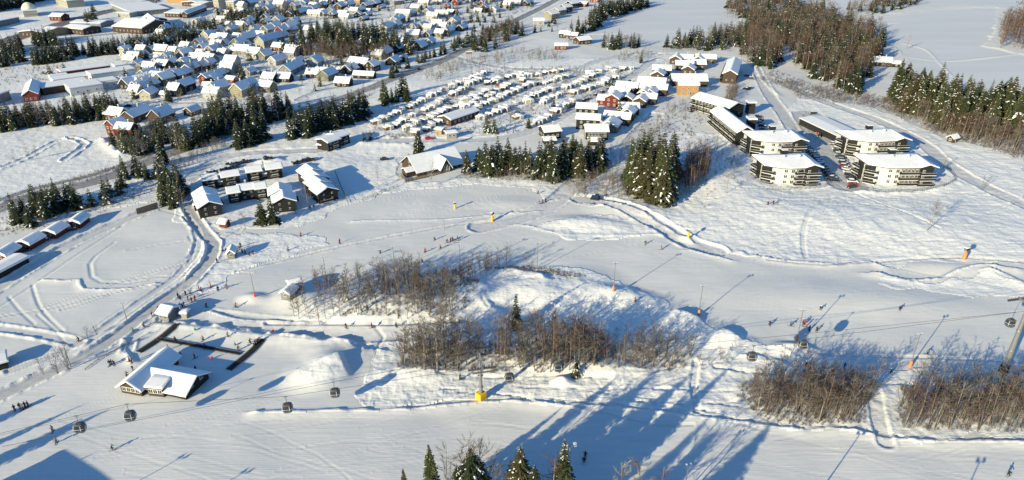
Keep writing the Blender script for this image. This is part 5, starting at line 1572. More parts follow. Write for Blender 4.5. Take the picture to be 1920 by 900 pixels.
hut((38,468),(59,470), 6.4, 2.1, 1.0, 'red', 'red cabin with rounded snow roof, third from the right', 'y', .75, 'cabin', 'cabin', G_, 1, .6)
hut((-8,490),(14,491), 6.4, 2.1, 1.0, 'red', 'red cabin cut by the left picture edge', 'y', .75, 'cabin', 'cabin', G_, 1, .6)
hut((-34,541),(56,493), 5.6, 2.1, .5, 'black', 'long black carport with flat snow roof at the left edge', 'x', .5, 'carport', 'carport', None, 0, .5)
hut((-16,701),(17,691), 5.0, 2.0, .5, 'black', 'low black shed cut by the left edge beside the lower road', 'x', .5, 'shed', 'shed', None, 0, .5)
# the lift station whose shadow falls in the lower left corner
r = empty('lift_station', (-114, 80, .2), R(-35))
wing(r, 0, 0, 0, 26, 14, 9.5, .6, 'grey', 'x', snow=.4)
tag(r, 'grey lift station outside the lower left corner throwing its shadow in', 'building')
# slatted wall by the road left of the black houses
g = [P(258,402), P(296,390)]
rt = empty('timber_wall', g[0]); mb = MB()
a, b = Vector(g[0]), Vector(g[1]); n = 26
for i in range(n + 1):
    p = a.lerp(b, i / n) - a; mb.box((p.x, p.y, p.z + 1.1), (.26, .08, 2.6), 'wood', math.atan2(b.y - a.y, b.x - a.x))
mb.tube((0, 0, 2.0), b - a + Vector((0, 0, 2.0)), .06, .06, 'wood', 4); mb.build('boards', rt)
tag(rt, 'upright brown board wall beside the field left of the black houses', 'wall')
# ================================================================ CARAVANS
def caravan_proto(seed, awn, annex):
    rnd = random.Random(seed)
    r = empty('caravan', (0, 0, 0))
    L, W, h = rnd.uniform(5.6, 7.0), 2.4, 2.5
    mb = MB()
    sec = [(-L / 2, .5), (-L / 2 - .1, 1.4), (-L / 2 + .25, h), (L / 2 - .25, h), (L / 2 + .1, 1.4), (L / 2, .5), (L / 2 - .3, .35), (-L / 2 + .3, .35)]
    n = len(sec)
    vs = [(p[0], -W / 2, p[1]) for p in sec] + [(p[0], W / 2, p[1]) for p in sec]
    mb.add(vs, [tuple(range(n - 1, -1, -1))[::-1], tuple(range(n, 2 * n))[::-1]] + [(k, (k + 1) % n, n + (k + 1) % n, n + k) for k in range(n)], 'van_body')
    mb.box((0, -W / 2 - .01, 1.05), (L * .96, .03, .14), 'van_stripe')
    mb.tube((-L / 2, 0, .45), (-L / 2 - 1.2, 0, .45), .06, .04, 'dark_metal', 4)
    mb.build('body', r)
    for x in (-L * .28, L * .05, L * .32):
        m = MB(); m.box((x, -W / 2 - .03, 1.65), (.95, .05, .55), 'glass'); m.build('window', r)
    m = MB(); m.box((-L / 2 + .02, 0, 1.75), (.12, 1.5, .5), 'glass'); m.build('window', r)
    for s in (-1, 1):
        m = MB(); m.tube((0, s * 1.0, .33), (0, s * 1.22, .33), .33, .33, 'rubber', 10); m.build('wheel', r)
    m = MB()
    vs = []; t = rnd.uniform(.3, .6)
    for (k, z) in ((1.0, h), (1.03, h + t * .6), (.9, h + t)):
        for sx, sy in ((-1, -1), (1, -1), (1, 1), (-1, 1)): vs.append((sx * (L / 2 - .2) * k, sy * (W / 2 + .02) * k, z))
    m.add(vs, [(k, (k + 1) % 4, 4 + (k + 1) % 4, 4 + k) for k in range(4)] + [(4 + k, 4 + (k + 1) % 4, 8 + (k + 1) % 4, 8 + k) for k in range(4)] + [(8, 9, 10, 11)], 'snow'); m.build('snow_cover', r)
    if awn:   # winter awning: a little cabin at the side
        aw = 2.6 + rnd.uniform(0, .6); al = 3.2 + rnd.uniform(0, 1.4); x0 = rnd.uniform(-.8, .8)
        m = MB(); y0 = -W / 2 - .02
        hz = 2.3
        v = [(x0 - al / 2, y0, 0), (x0 + al / 2, y0, 0), (x0 + al / 2, y0 - aw, 0), (x0 - al / 2, y0 - aw, 0), (x0 - al / 2, y0, hz), (x0 + al / 2, y0, hz), (x0 + al / 2, y0 - aw, hz - .5), (x0 - al / 2, y0 - aw, hz - .5)]
        m.add(v, [(0, 1, 2, 3), (4, 7, 6, 5), (3, 2, 6, 7), (1, 5, 6, 2), (0, 3, 7, 4), (0, 4, 5, 1)], awn)
        m.box((x0 + .4, y0 - aw - .02, .9), (.8, .05, 1.6), 'fascia_dark')
        m.build('awning', r)
        m = MB(); s_ = .35
        v = [(x0 - al / 2 - .1, y0, hz + .02), (x0 + al / 2 + .1, y0, hz + .02), (x0 + al / 2 + .1, y0 - aw - .1, hz - .5), (x0 - al / 2 - .1, y0 - aw - .1, hz - .5),
             (x0 - al / 2, y0 - .1, hz + .02 + s_), (x0 + al / 2, y0 - .1, hz + .02 + s_), (x0 + al / 2, y0 - aw, hz - .5 + s_), (x0 - al / 2, y0 - aw, hz - .5 + s_)]
        m.add(v, [(4, 7, 6, 5), (3, 2, 6, 7), (1, 5, 6, 2), (0, 3, 7, 4), (0, 4, 5, 1)], 'snow'); m.build('awning_snow', r)
    return r
MT['van_body'] = mat('caravan_body', (.42, .425, .42), .4, .05, .8)
MT['van_stripe'] = mat('caravan_stripe', (.16, .17, .2), .5)
MT['awn_brown'] = mat('brown_awning', (.16, .11, .08), .8, .1, 2)
MT['awn_grey'] = mat('grey_awning', (.38, .39, .40), .8, .1, 2)
MT['awn_white'] = mat('pale_awning', (.48, .46, .40), .8, .06, 2)
MT['awn_blue'] = mat('blue_awning', (.15, .2, .28), .8, .1, 2)
AWN = [('awn_brown', 'brown'), ('awn_grey', 'grey'), ('awn_white', 'pale'), ('awn_blue', 'blue'), (None, None)]
protos = [(caravan_proto(20 + i, AWN[i % 5][0], 0), AWN[i % 5][1]) for i in range(8)]
campers = []
crnd = random.Random(77)
# rows run up and to the right; each is a list of (first, last) feet in the photograph
CROWS = [((700,234),(866,156)),((722,246),(905,150)),((745,252),(915,173)),((775,256),(842,222)),((790,240),(960,160)),((872,216),(1000,158)),((868,204),(985,150)),((880,232),(1040,166)),((905,226),(1012,185)),((862,160),(912,137)),((905,160),(985,138)),
         ((935,152),(1062,134)),((1000,162),(1068,144)),((1050,172),(1120,140)),((1070,178),(1160,146)),((1000,236),(1075,190)),((965,226),(1000,212)),((1100,140),(1148,130)),((1010,196),(1060,176)),((1150,135),(1190,128))]
used = []
nrow = 0
rowlist = []
for ri, (a, b) in enumerate(CROWS):
    ga, gb = Vector(G0(*a)), Vector(G0(*b)); d = gb - ga; n = max(2, int(d.length / 6.4))
    row = []
    for i in range(n):
        p = ga + d * (i + .5) / n + Vector((crnd.uniform(-1.3, 1.3), crnd.uniform(-1.6, 1.6)))
        if any((p - q).length < 5.0 for q in used): continue
        u, v = project(p.x, p.y, 0)
        if 842 < u < 902 and 205 < v < 240: continue
        if crnd.random() < .05: continue
        used.append(p); row.append((p, u))
    row.sort(key=lambda q: q[1])
    rowlist.append(row)
first_used = set()
rowlist = [r_ for r_ in rowlist if r_]
rowlist.sort(key=lambda r_: r_[0][0].y)
for ri, row in enumerate(rowlist):
    for ci, (p, u) in enumerate(row):
        k = crnd.randrange(len(protos)); pr, an = protos[k]
        rz = R(-38 + crnd.uniform(-24, 24)); z = zat(p.x, p.y)
        sc_ = crnd.uniform(.66, .98)
        if k not in first_used:
            first_used.add(k); o = pr; o.location = (p.x, p.y, z); o.rotation_euler = (0, 0, rz); o.scale = (sc_, sc_, sc_)
        else: o = dup(pr, (p.x, p.y, z), rz, sc_)
        lab = f"snowy caravan with {an} awning" if an else "snowy caravan without awning"
        tag(o, f"{lab}, {ordw(ci + 1)} from left in row {ordw(ri + 1)} from the front", 'caravan', 'snow covered caravans on the campsite')
for k, (pr, an) in enumerate(protos):
    if k not in first_used:
        for ch in list(pr.children): bpy.data.objects.remove(ch)
        bpy.data.objects.remove(pr)
# ================================================================ CARS
CARC = {'black': (.012, .012, .014), 'dark grey': (.05, .05, .055), 'silver': (.38, .39, .40), 'white': (.72, .72, .70), 'red': (.40, .015, .02), 'dark blue': (.02, .035, .09), 'dark green': (.02, .045, .03)}
for k, c in CARC.items(): MT['car_' + k] = mat('car_paint_' + k.replace(' ', '_'), c, .25, .05, 1, spec=.6)
def car_proto(colour, estate, snowy):
    r = empty('parked_car', (0, 0, 0))
    pm = 'car_' + colour
    h1, h2 = .82, 1.45 if not estate else 1.62
    # side profile, x forward
    lo = [(-2.2, .32), (-2.25, .62), (-2.18, h1 + .08), (-1.2 if not estate else -2.0, h1 + .12), (.75, h1 + .08), (2.05, h1 - .12), (2.2, .55), (2.15, .30)]
    n = len(lo); mb = MB()
    vs = []
    for y, ins in ((-.88, .0), (-.72, .0), (.72, .0), (.88, .0)):
        for p in lo: vs.append((p[0] * (1 if abs(y) < .8 else .975), y, p[1] - (0 if abs(y) < .8 else .03 if p[1] > .5 else 0)))
    fs = [tuple(range(n)), tuple(range(4 * n - 1, 3 * n - 1, -1))]
    for k in range(3): fs += [(k * n + (i + 1) % n, k * n + i, (k + 1) * n + i, (k + 1) * n + (i + 1) % n) for i in range(n)]
    mb.add(vs, fs, pm)
    rb = -1.75 if not estate else -2.1
    top = [(rb + .45, h2), (rb + .2, h2 - .05), (.15, h2)]
    # glasshouse
    g = [(rb, -.78, h1 + .05), (1.0, -.78, h1 + .05), (1.0, .78, h1 + .05), (rb, .78, h1 + .05), (rb + .42, -.62, h2 - .06), (.25, -.62, h2 - .06), (.25, .62, h2 - .06), (rb + .42, .62, h2 - .06)]
    mb.build('body', r)
    m = MB(); m.add(g, [(0, 1, 5, 4), (1, 2, 6, 5), (2, 3, 7, 6), (3, 0, 4, 7)], 'glass'); m.build('windows', r)
    m = MB(); m.box(((rb + .42 + .25) / 2, 0, h2 - .04), (abs(rb) + .25 - .30, 1.28, .09), pm)
    m.build('roof', r)
    for sx in (-1.35, 1.38):
        for sy in (-.82, .82):
            w = MB(); w.tube((sx, sy - .1, .31), (sx, sy + .1, .31), .32, .32, 'rubber', 10); w.tube((sx, sy - .11, .31), (sx, sy + .11, .31), .17, .17, 'metal', 8); w.build('wheel', r)
    for sy in (-.6, .6):
        m = MB(); m.box((2.15, sy, .62), (.12, .36, .16), 'fascia_white'); m.build('headlight', r)
    if snowy:
        m = MB(); m.box(((rb + .7) / 2, 0, h2 + .06), (abs(rb) - .1, 1.15, .12), 'snow'); m.box((1.45, 0, h1 + .08), (.8, 1.2, .07), 'snow'); m.build('snow_cover', r)
    return r
cp = {}
cseq = {}
def car(x, y, rz, colour, label, group, estate=None, snowy=None):
    estate = crnd.random() < .5 if estate is None else estate
    snowy = crnd.random() < .4 if snowy is None else snowy
    k = (colour, estate, snowy)
    if k not in cp: cp[k] = car_proto(*k); o = cp[k]; o.location = (x, y, zat(x, y)); o.rotation_euler = (0, 0, rz)
    else: o = dup(cp[k], (x, y, zat(x, y)), rz)
    o.name = 'parked_car'
    tag(o, label, 'car', group)
def car_row(A, B, n, cols, place, face, skip=(), jit=.25, off=0.0):
    a = Vector(G0(*A)); b = Vector(G0(*B)); d = b - a; base = math.atan2(d.y, d.x)
    seen = {}
    for i in range(n):
        if i in skip: continue
        p = a + d * (i + .5) / n
        c = cols[i % len(cols)] if isinstance(cols, list) else crnd.choice(cols)
        sn = crnd.random() < .45
        car(p.x + crnd.uniform(-jit, jit), p.y + crnd.uniform(-jit, jit), base + R(face) + R(crnd.uniform(-4, 4)), c,
            f"{'snow-topped ' if sn else ''}{c} car, {ordw(i + 1)} {place}", 'cars parked ' + place.split(' of ')[-1].replace('the ', '', 1), None, sn)
DK = ['black', 'dark grey', 'dark blue', 'black', 'dark grey', 'dark blue', 'black', 'dark grey', 'black']
car_row((1508,268),(1566,342), 17, ['black','dark grey','dark blue','black','black','dark grey','dark blue','black','silver','black','dark grey','black','dark blue','black','dark grey','dark grey','black'], 'from the back of the shaded parking row', 90)
car_row((1562,268),(1603,350), 15, ['silver','silver','white','dark grey','silver','dark blue','silver','dark green','red','white','white','black','black','white','red'], 'from the back of the sunlit parking row', 90)
car(*P(1596,352)[:2], R(200), 'dark grey', 'dark grey car last below the red one in the sunlit parking row', 'cars by the apartments')
car(*P(1533,249)[:2], R(240), 'red', 'red car alone on the apartment yard', 'cars by the apartments', snowy=False)
car(*P(1536,256)[:2], R(240), 'dark grey', 'dark car behind the red car on the apartment yard', 'cars by the apartments')
car(*P(1522,214)[:2], R(200), 'dark grey', 'dark car at the top entrance of the apartment yard', 'cars by the apartments')
car(*P(1528,226)[:2], R(260), 'dark blue', 'upper dark blue car beside the yard entrance', 'cars by the apartments')
car(*P(1528,234)[:2], R(260), 'black', 'lower black car beside the yard entrance', 'cars by the apartments')
car_row((1420,218),(1433,246), 5, DK, 'from the back beside the stair towers', 90)
car_row((1398,140),(1412,152), 2, DK, 'from the left behind the red-brown gable', 70)
car_row((1394,168),(1408,164), 2, DK, 'from the left at the road bend', 70)
car_row((1064,204),(1104,184), 6, DK, 'from the left along the road below the cabins', 0)
car_row((1112,180),(1146,164), 3, DK, 'from the left along the road above the red cabin', 0)
car_row((1170,158),(1184,152), 2, DK, 'from the left at the top of the cabin road', 0)
car_row((388,328),(446,314), 5, DK, 'from the left behind the black timber houses', 90)
car_row((424,312),(472,304), 5, DK, 'from the left in the upper row at the timber houses', 90)
car_row((494,304),(512,301), 2, DK, 'from the left beside the ploughed snow pile', 90)
car_row((549,308),(590,300), 5, DK, 'from the left behind the right timber house', 90)
car_row((875,152),(890,146), 2, ['dark grey', 'red'], 'from the left at the top of the campsite', 0)
car_row((908,160),(924,158), 3, ['dark green', 'black', 'dark grey'], 'from the left inside the campsite', 60)
car(*P(722,300)[:2], R(10), 'black', 'lone black car parked on the open snow left of the lodge', None, False, False)
car(*P(805,261)[:2], R(20), 'red', 'red car beside the pale green hut', None, False, False)
car(*P(785,131)[:2], R(50), 'black', 'black car driving on the main road', None, False, False)
car(*P(133,432)[:2], R(30), 'black', 'black car below the rightmost red cabin', 'cars by the red cabins')
car(*P(80,452)[:2], R(30), 'dark grey', 'dark car left of the second red cabin', 'cars by the red cabins')
car(*P(43,472)[:2], R(30), 'black', 'black car below the third red cabin', 'cars by the red cabins')
car_row((245,17),(300,2), 9, DK, 'from the left on the store car park', 60)
for ci_, (u, v, c) in enumerate([(262,182,'black'),(296,170,'red'),(322,160,'black'),(352,168,'silver'),(376,142,'dark grey'),(398,134,'black'),(421,120,'black'),(442,112,'dark blue'),(455,96,'black'),(432,86,'silver'),(468,64,'black'),(486,52,'dark grey'),(500,48,'red'),(530,36,'black'),(545,126,'black'),(575,124,'dark grey'),(600,132,'black'),(628,122,'black'),(640,118,'silver'),(668,112,'black'),(740,40,'black'),(757,22,'dark grey'),(800,44,'black'),(842,38,'black'),(868,36,'red'),(890,12,'black'),(705,112,'dark grey'),(762,104,'black'),(240,200,'black'),(258,203,'dark grey')]):
    car(*P(u, v)[:2], R(crnd.uniform(0, 180)), c, f'{c} car on a snowy village street, {ordw(ci_ + 1)} of the scattered ones', 'cars on the village streets')
for ci_, (u, v, c) in enumerate([(770,232,'black'),(800,218,'dark grey'),(842,196,'black'),(866,178,'dark blue'),(884,170,'black'),(918,172,'black'),(936,162,'red'),(955,178,'dark grey'),(985,166,'black'),(1012,160,'black'),(1040,154,'dark grey'),(1062,162,'black'),(1090,158,'dark blue'),(1110,152,'black'),(930,206,'black'),(972,214,'dark grey')]):
    car(*P(u, v)[:2], R(crnd.uniform(-50, 10)), c, f'{c} car between the caravans, {ordw(ci_ + 1)} of them counted from lower left', 'cars among the caravans')
car_row((82,137),(92,140), 2, DK, 'from the left on the school car park', 20)
car(*P(1025,268)[:2], R(20), 'dark grey', 'dark car beside the low shed above the grove', None)
# road sign gantry board at the junction
x, y, z = P(880,112)
r = empty('information_board', (x, y, z), R(10)); mb = MB()
for s in (-1.6, 0, 1.6): mb.tube((s, 0, -.3), (s, 0, 5.4), .16, .14, 'wood', 6)
mb.build('post', r); mb = MB(); mb.box((0, 0, 5.0), (4.6, .25, 1.6), 'wood'); mb.box((0, 0, 5.95), (4.9, .8, .3), 'snow'); mb.build('board', r)
tag(r, 'wooden board on three posts beside the road junction', 'sign')
# ================================================================ FLOODLIGHT MASTS
def mast_proto(pad, heads=2):
    r = empty('floodlight_mast', (0, 0, 0))
    mb = MB(); mb.tube((0, 0, -.6), (0, 0, 10), .15, .08, 'metal', 8); mb.build('pole', r)
    mb = MB(); mb.tube((-.75, 0, 9.9), (.75, 0, 9.9), .05, .05, 'metal', 5)
    mb.build('crossarm', r)
    for s in ((-.6, .6) if heads == 2 else (0,)):
        m = MB(); m.box((s, -.15, 10.12), (.38, .3, .3), 'metal', 0, Matrix.Rotation(R(35), 3, 'X')); m.box((s, -.30, 10.03), (.3, .04, .22), 'fascia_white', 0, Matrix.Rotation(R(35), 3, 'X')); m.box((s, -.05, 10.32), (.4, .34, .09), 'snow')
        m.build('floodlight', r)
    if pad:
        mb = MB(); mb.lathe([(.34, 0), (.36, .2), (.34, 1.9), (.2, 2.0)], pad, 10); mb.build('padding', r)
    return r
MP = {}
def mast(u, v, vt, pad, label, rz=0.0, h=None, xy=None):
    k = pad
    if xy: x, y = xy; z = zat(x, y)
    else: x, y, z = P(u, v)
    h = h or height_for(u, v, vt)
    s = h / 10.35
    if k not in MP: MP[k] = o = mast_proto(pad); o.location = (x, y, z); o.rotation_euler = (0, 0, R(rz)); o.scale = (max(s, .8), max(s, .8), s)
    else: o = dup(MP[k], (x, y, z), R(rz), (max(s, .8), max(s, .8), s))
    o.name = 'floodlight_mast'
    tag(o, label, 'floodlight', 'floodlight masts along the piste')
for (u, v, vt, pad, lab) in [
 (478,556,512,'pad_red','red padded floodlight mast on the slope near the road'),
 (612,528,481,None,'floodlight mast at the left end of the knoll'),
 (740,506,462,None,'floodlight mast behind the middle of the knoll'),
 (863,507,457,None,'floodlight mast behind the right trees of the knoll'),
 (1007,505,455,None,'floodlight mast at the top of the bare mound'),
 (1150,546,492,'pad_orange','orange padded floodlight mast right of the bare mound'),
 (1310,592,535,'pad_orange','orange padded floodlight mast beside the snow kickers'),
 (1493,641,580,'pad_orange','orange padded floodlight mast beside the right gondola'),
 (1706,689,625,'pad_orange','orange padded floodlight mast before the shaded piste'),
 (239,604,567,None,'floodlight mast beside the ploughed road at left'),
 (133,688,646,None,'floodlight mast lower down the ploughed road'),
 (833,430,411,None,'short mast at the edge of the upper piste'),
 (1283,925,869,None,'floodlight mast at the bottom edge centre right'),
 (1064,945,832,'pad_red','floodlight mast behind the tallest foreground spruce')]:
    mast(u, v, vt, pad, lab, 15 if u > 900 else -15)
def shadow_base(u, v, h):
    """Foot of an off-picture mast whose shadow tip is seen at u, v."""
    x, y = G0(u, v); d = h / math.tan(R(SUN_EL)); return (x - d * math.sin(R(SUN_AZ)), y - d * math.cos(R(SUN_AZ)))
for mi_, (u, v, h) in enumerate([(1620,804,12),(1840,859,12),(352,852,11),(478,876,11),(392,934,11)]):
    mast(0, 0, 0, None, f'floodlight mast outside the bottom edge, {ordw(mi_ + 1)} of those with only shadows in view', 0, h, shadow_base(u, v, h))

# ================================================================ SNOW GUNS
def gun(u, v, vt, pad, label, rz):
    x, y, z = P(u, v); h = height_for(u, v, vt); s = h / 4.0
    r = empty('snow_gun', (x, y, z), R(rz), s)
    mb = MB(); mb.lathe([(.5, -.2), (.55, .1), (.5, 2.2), (.35, 2.4), (.16, 2.5), (.14, 3.1)], pad, 12); mb.build('padding', r)
    mb = MB(); mb.tube((-.7, 0, 3.3), (.75, 0, 3.5), .48, .58, 'fascia_dark', 14); mb.tube((-.9, 0, 3.27), (-.7, 0, 3.3), .36, .48, 'metal', 14); mb.build('fan', r)
    mb = MB(); mb.box((0, 0, 4.0), (1.3, .9, .28), 'snow'); mb.build('snow_cap', r)
    tag(r, label, 'snow gun', 'snow guns beside the piste')
gun(853,391,379,'pad_yellow','yellow snow gun alone on the upper piste',20)
gun(923,415,398,'pad_yellow','dark-headed snow gun with yellow base at the piste edge',60)
gun(1290,449,430,'pad_yellow','yellow snow gun on the mound beside the winding track',100)
gun(1807,486,464,'pad_orange','orange snow gun at the right beside the snow bank',20)

# ================================================================ GONDOLA LIFT
def tower(u, v, vt, h, label, padm, wide=5.6):
    x, y, z = P(u, v)
    r = empty('lift_tower', (x, y, z), R(12))
    mb = MB(); mb.tube((0, 0, -.8), (0, 0, h), .42 * h / 15 + .22, .34, 'metal', 14)
    for k in (.33, .62): mb.lathe([(.62, h * k - .08), (.66, h * k), (.62, h * k + .08)], 'metal', 14)
    mb.build('column', r)
    if padm:
        mb = MB(); mb.box((0, 0, .9), (1.9, 1.9, 2.2), padm, R(30)); mb.build('padding', r)
    mb = MB()
    mb.box((0, 0, h), (.55, wide * 1.1, .5), 'metal')
    mb.tube((0, -wide / 2, h + .2), (0, 0, h + 2.0), .1, .1, 'metal', 5); mb.tube((0, wide / 2, h + .2), (0, 0, h + 2.0), .1, .1, 'metal', 5)
    mb.tube((0, 0, h), (0, 0, h + 2.2), .14, .1, 'metal', 6)
    mb.build('crossarm', r)
    for s in (-1, 1):
        m = MB(); yy = s * wide / 2
        m.box((0, yy, h - .35), (6.6, .2, .4), 'dark_metal')
        for i in range(8): m.tube((-2.3 + i * .66, yy - .09, h - .12), (-2.3 + i * .66, yy + .09, h - .12), .24, .24, 'dark_metal', 10)
        m.build('sheave_train', r)
        m = MB(); m.box((0, yy + s * .8, h - .75), (4.8, .55, .06), 'metal')
        for i in range(5): m.tube((-2.3 + i * 1.15, yy + s * 1.05, h - .75), (-2.3 + i * 1.15, yy + s * 1.05, h + .3), .03, .03, 'metal', 4)
        m.tube((-2.4, yy + s * 1.05, h + .3), (2.4, yy + s * 1.05, h + .3), .035, .035, 'metal', 4); m.build('catwalk', r)
    tag(r, label, 'lift tower', None)
    return (x, y, z + h)
T1 = tower(902,748,672, 0, '', None) if False else None
u1 = height_for(902, 748, 676); u2 = height_for(1881, 697, 570)
T1 = tower(902,748,676, u1, 'grey gondola tower with yellow padded foot below the middle thicket', 'pad_yellow')
T2 = tower(1881,697,570, u2, 'tall gondola tower with dark foot at the right edge', 'rubber')
def gondola_proto():
    r = empty('gondola_cabin', (0, 0, 0))
    mb = MB(); n = 12
    prof = [(.55, 0), (.92, .12), (1.05, .7), (1.08, 1.15), (.92, 1.9), (.62, 2.12)]
    def ring(rr, z): return [(rr * 1.08 * (abs(math.cos(t)) ** .6) * (1 if math.cos(t) > 0 else -1), rr * .95 * (abs(math.sin(t)) ** .6) * (1 if math.sin(t) > 0 else -1), z) for t in [2 * math.pi * (k + .5) / n for k in range(n)]]
    vs = [p for (rr, z) in prof for p in ring(rr, z)]
    for i in range(len(prof) - 1):
        m = 'gond_shell' if i in (0, 1, 4) else 'glass'
        mb.add(vs[i * n:(i + 2) * n], [(k, (k + 1) % n, n + (k + 1) % n, n + k) for k in range(n)], m)
    mb.add(vs[:n], [tuple(range(n - 1, -1, -1))], 'gond_shell'); mb.add(vs[-n:], [tuple(range(n))], 'gond_shell')
    for k in range(0, n, 3):
        a = ring(1.09, 1.15)[k]; b = ring(.94, 1.9)[k]; c = ring(1.06, .7)[k]
        mb.tube(c, a, .05, .05, 'gond_trim', 4); mb.tube(a, b, .05, .05, 'gond_trim', 4)
    for k in range(n):
        a = ring(1.1, 1.1)[k]; b = ring(1.1, 1.1)[(k + 1) % n]; mb.tube(a, b, .045, .045, 'gond_trim', 4)
    mb.build('cabin', r)
    m = MB(); m.tube((0, 0, 2.1), (0, .0, 4.0), .06, .05, 'dark_metal', 6); m.box((0, 0, 2.2), (.9, .25, .14), 'dark_metal'); m.box((0, 0, 4.05), (.7, .22, .22), 'metal'); m.build('hanger', r)
    m = MB()
    for i in range(3): m.box((1.1, -.35 + i * .35, 1.0), (.1, .12, .9), 'gond_trim')
    m.build('ski_rack', r)
    return r
MT['gond_shell'] = mat('cabin_shell', (.10, .10, .11), .35, .1, 2, spec=.5)
MT['gond_trim'] = mat('cabin_trim', (.60, .61, .62), .35, spec=.5)
def rope_y(x, s):
    """Plan of the rope: straight from tower to tower."""
    off = 2.8 * s
    if x < T1[0]: return T1[1] + off + (x - T1[0]) * .205
    return T1[1] + off + (x - T1[0]) * (T2[1] - T1[1]) / (T2[0] - T1[0])
GP = gondola_proto()
CABS = [(150,801,-1,'gondola cabin furthest left, above two skiers'),(244,779,-1,'gondola cabin just below the ski lodge'),(539,764,-1,'gondola cabin below the big snow pile, left one'),
        (628,736,1,'gondola cabin in front of the big snow pile'),(955,708,-1,'gondola cabin just right of the yellow padded tower'),(1047,688,1,'gondola cabin in front of the middle thicket'),
        (1410,668,-1,'gondola cabin between thicket and kickers'),(1506,645,1,'gondola cabin beside the orange padded mast'),(1895,605,1,'gondola cabin at the tall tower on the right edge')]
anch = {-1: [], 1: []}
for i, (u, v, s, lab) in enumerate(CABS):
    a = (u - 960) / FPX; b = (v - 450) / FPX
    t = 165.0
    for _ in range(30):
        x = a * t; y = rope_y(x, s); t = t + .7 * (y / (CP - b * SP) - t)
    x = a * t; y = t * (CP - b * SP); z = CAM_H - t * (SP + b * CP)
    z -= 1.05
    if i == 0: o = GP; o.location = (x, y, z); o.rotation_euler = (0, 0, R(8))
    else: o = dup(GP, (x, y, z), R(8 + 3 * (i % 3)))
    tag(o, lab, 'gondola', 'gondola cabins on the lift')
    anch[s].append((x, y, z + 4.1))
for s in (-1, 1):
    pts = sorted(anch[s] + [(T1[0], T1[1] + 2.8 * s, T1[2] + .15), (T2[0], T2[1] + 2.8 * s, T2[2] + .15)])
    a, b = pts[0], pts[1]; k = (a[2] - b[2]) / (a[0] - b[0])
    pts = [(a[0] - 70, a[1] - 14, a[2] + k * -70 if abs(k) < .2 else a[2])] + pts
    l = pts[-1]; pts.append((l[0] + 90, l[1] + 7, l[2] + 14))
    mb = MB(); o0 = Vector(pts[0])
    for p, q in zip(pts[:-1], pts[1:]): mb.tube(Vector(p) - o0, Vector(q) - o0, .04, .04, 'dark_metal', 5)
    o = mb.build('haul_rope', loc=o0)
    tag(o, ('near' if s < 0 else 'far') + ' steel rope carrying the gondola cabins from tower to tower', 'rope')

# ================================================================ CONVEYOR BELTS, GATES
def belt(A, B, label, w=.75, people=()):
    a, b = Vector(P(*A)), Vector(P(*B)); d = b - a; n = max(2, int(d.length / 2))
    r = empty('conveyor_belt', a); m = MB(); fr = MB()
    sd = Vector((-d.y, d.x, 0)).normalized() * w
    for i in range(n):
        p = a.lerp(b, i / n); q = a.lerp(b, (i + 1) / n)
        p.z = zat(p.x, p.y) + .22; q.z = zat(q.x, q.y) + .22; p -= a; q -= a
        m.add([tuple(p - sd), tuple(p + sd), tuple(q + sd), tuple(q - sd), tuple(p - sd - Vector((0, 0, .5))), tuple(p + sd - Vector((0, 0, .5))), tuple(q + sd - Vector((0, 0, .5))), tuple(q - sd - Vector((0, 0, .5)))],
              [(0, 1, 2, 3), (0, 3, 7, 4), (1, 5, 6, 2)], 'rubber')
        for k in (-1, 1): fr.tube(p + sd * k * 1.15 + Vector((0, 0, .06)), q + sd * k * 1.15 + Vector((0, 0, .06)), .09, .09, 'dark_metal', 4)
    m.build('belt', r); fr.build('frame', r)
    tag(r, label, 'conveyor', 'conveyor belts in the beginners area')
belt((333,608),(260,661),'black conveyor belt running down-left from the grey hut')
belt((296,636),(451,664),'long black conveyor belt across the beginners slope',.5)
belt((493,637),(429,694),'black conveyor belt with skiers at its top, right of the beginners slope')
def gates(u, v, rz, n, label):
    x, y, z = P(u, v); r = empty('lift_gate', (x, y, z), R(rz)); mb = MB()
    for i in range(n):
        xx = (i - n / 2) * 1.3
        mb.tube((xx, 0, 0), (xx, 0, 2.6), .07, .07, 'metal', 5); mb.tube((xx, 0, 2.6), (xx + 1.3, 1.2, 2.9), .05, .05, 'metal', 4); mb.tube((xx, 0, 1.2), (xx + 1.0, .8, .4), .04, .04, 'metal', 4)
    mb.tube((-n * .65, 0, 2.6), (n * .65, 0, 2.6), .06, .06, 'metal', 5)
    mb.build('frame', r); tag(r, label, 'gate')
gates(1099,387,-5,6,'grey metal lift frame beside the link track')
# dark machine by the piste edge
x, y, z = P(1116,373); r = empty('snow_groomer', (x, y, z), R(-20)); mb = MB(); mb.box((0, 0, .8), (3, 1.8, .9), 'car_dark blue'); mb.build('body', r)
mb = MB(); mb.box((.6, 0, 1.6), (1.3, 1.6, .9), 'glass'); mb.build('cab', r)
for s in (-1, 1): mb = MB(); mb.box((0, s * 1.1, .4), (3.4, .6, .7), 'rubber'); mb.build('track', r)
tag(r, 'small dark blue snow groomer at the start of the winding track', 'snow groomer')
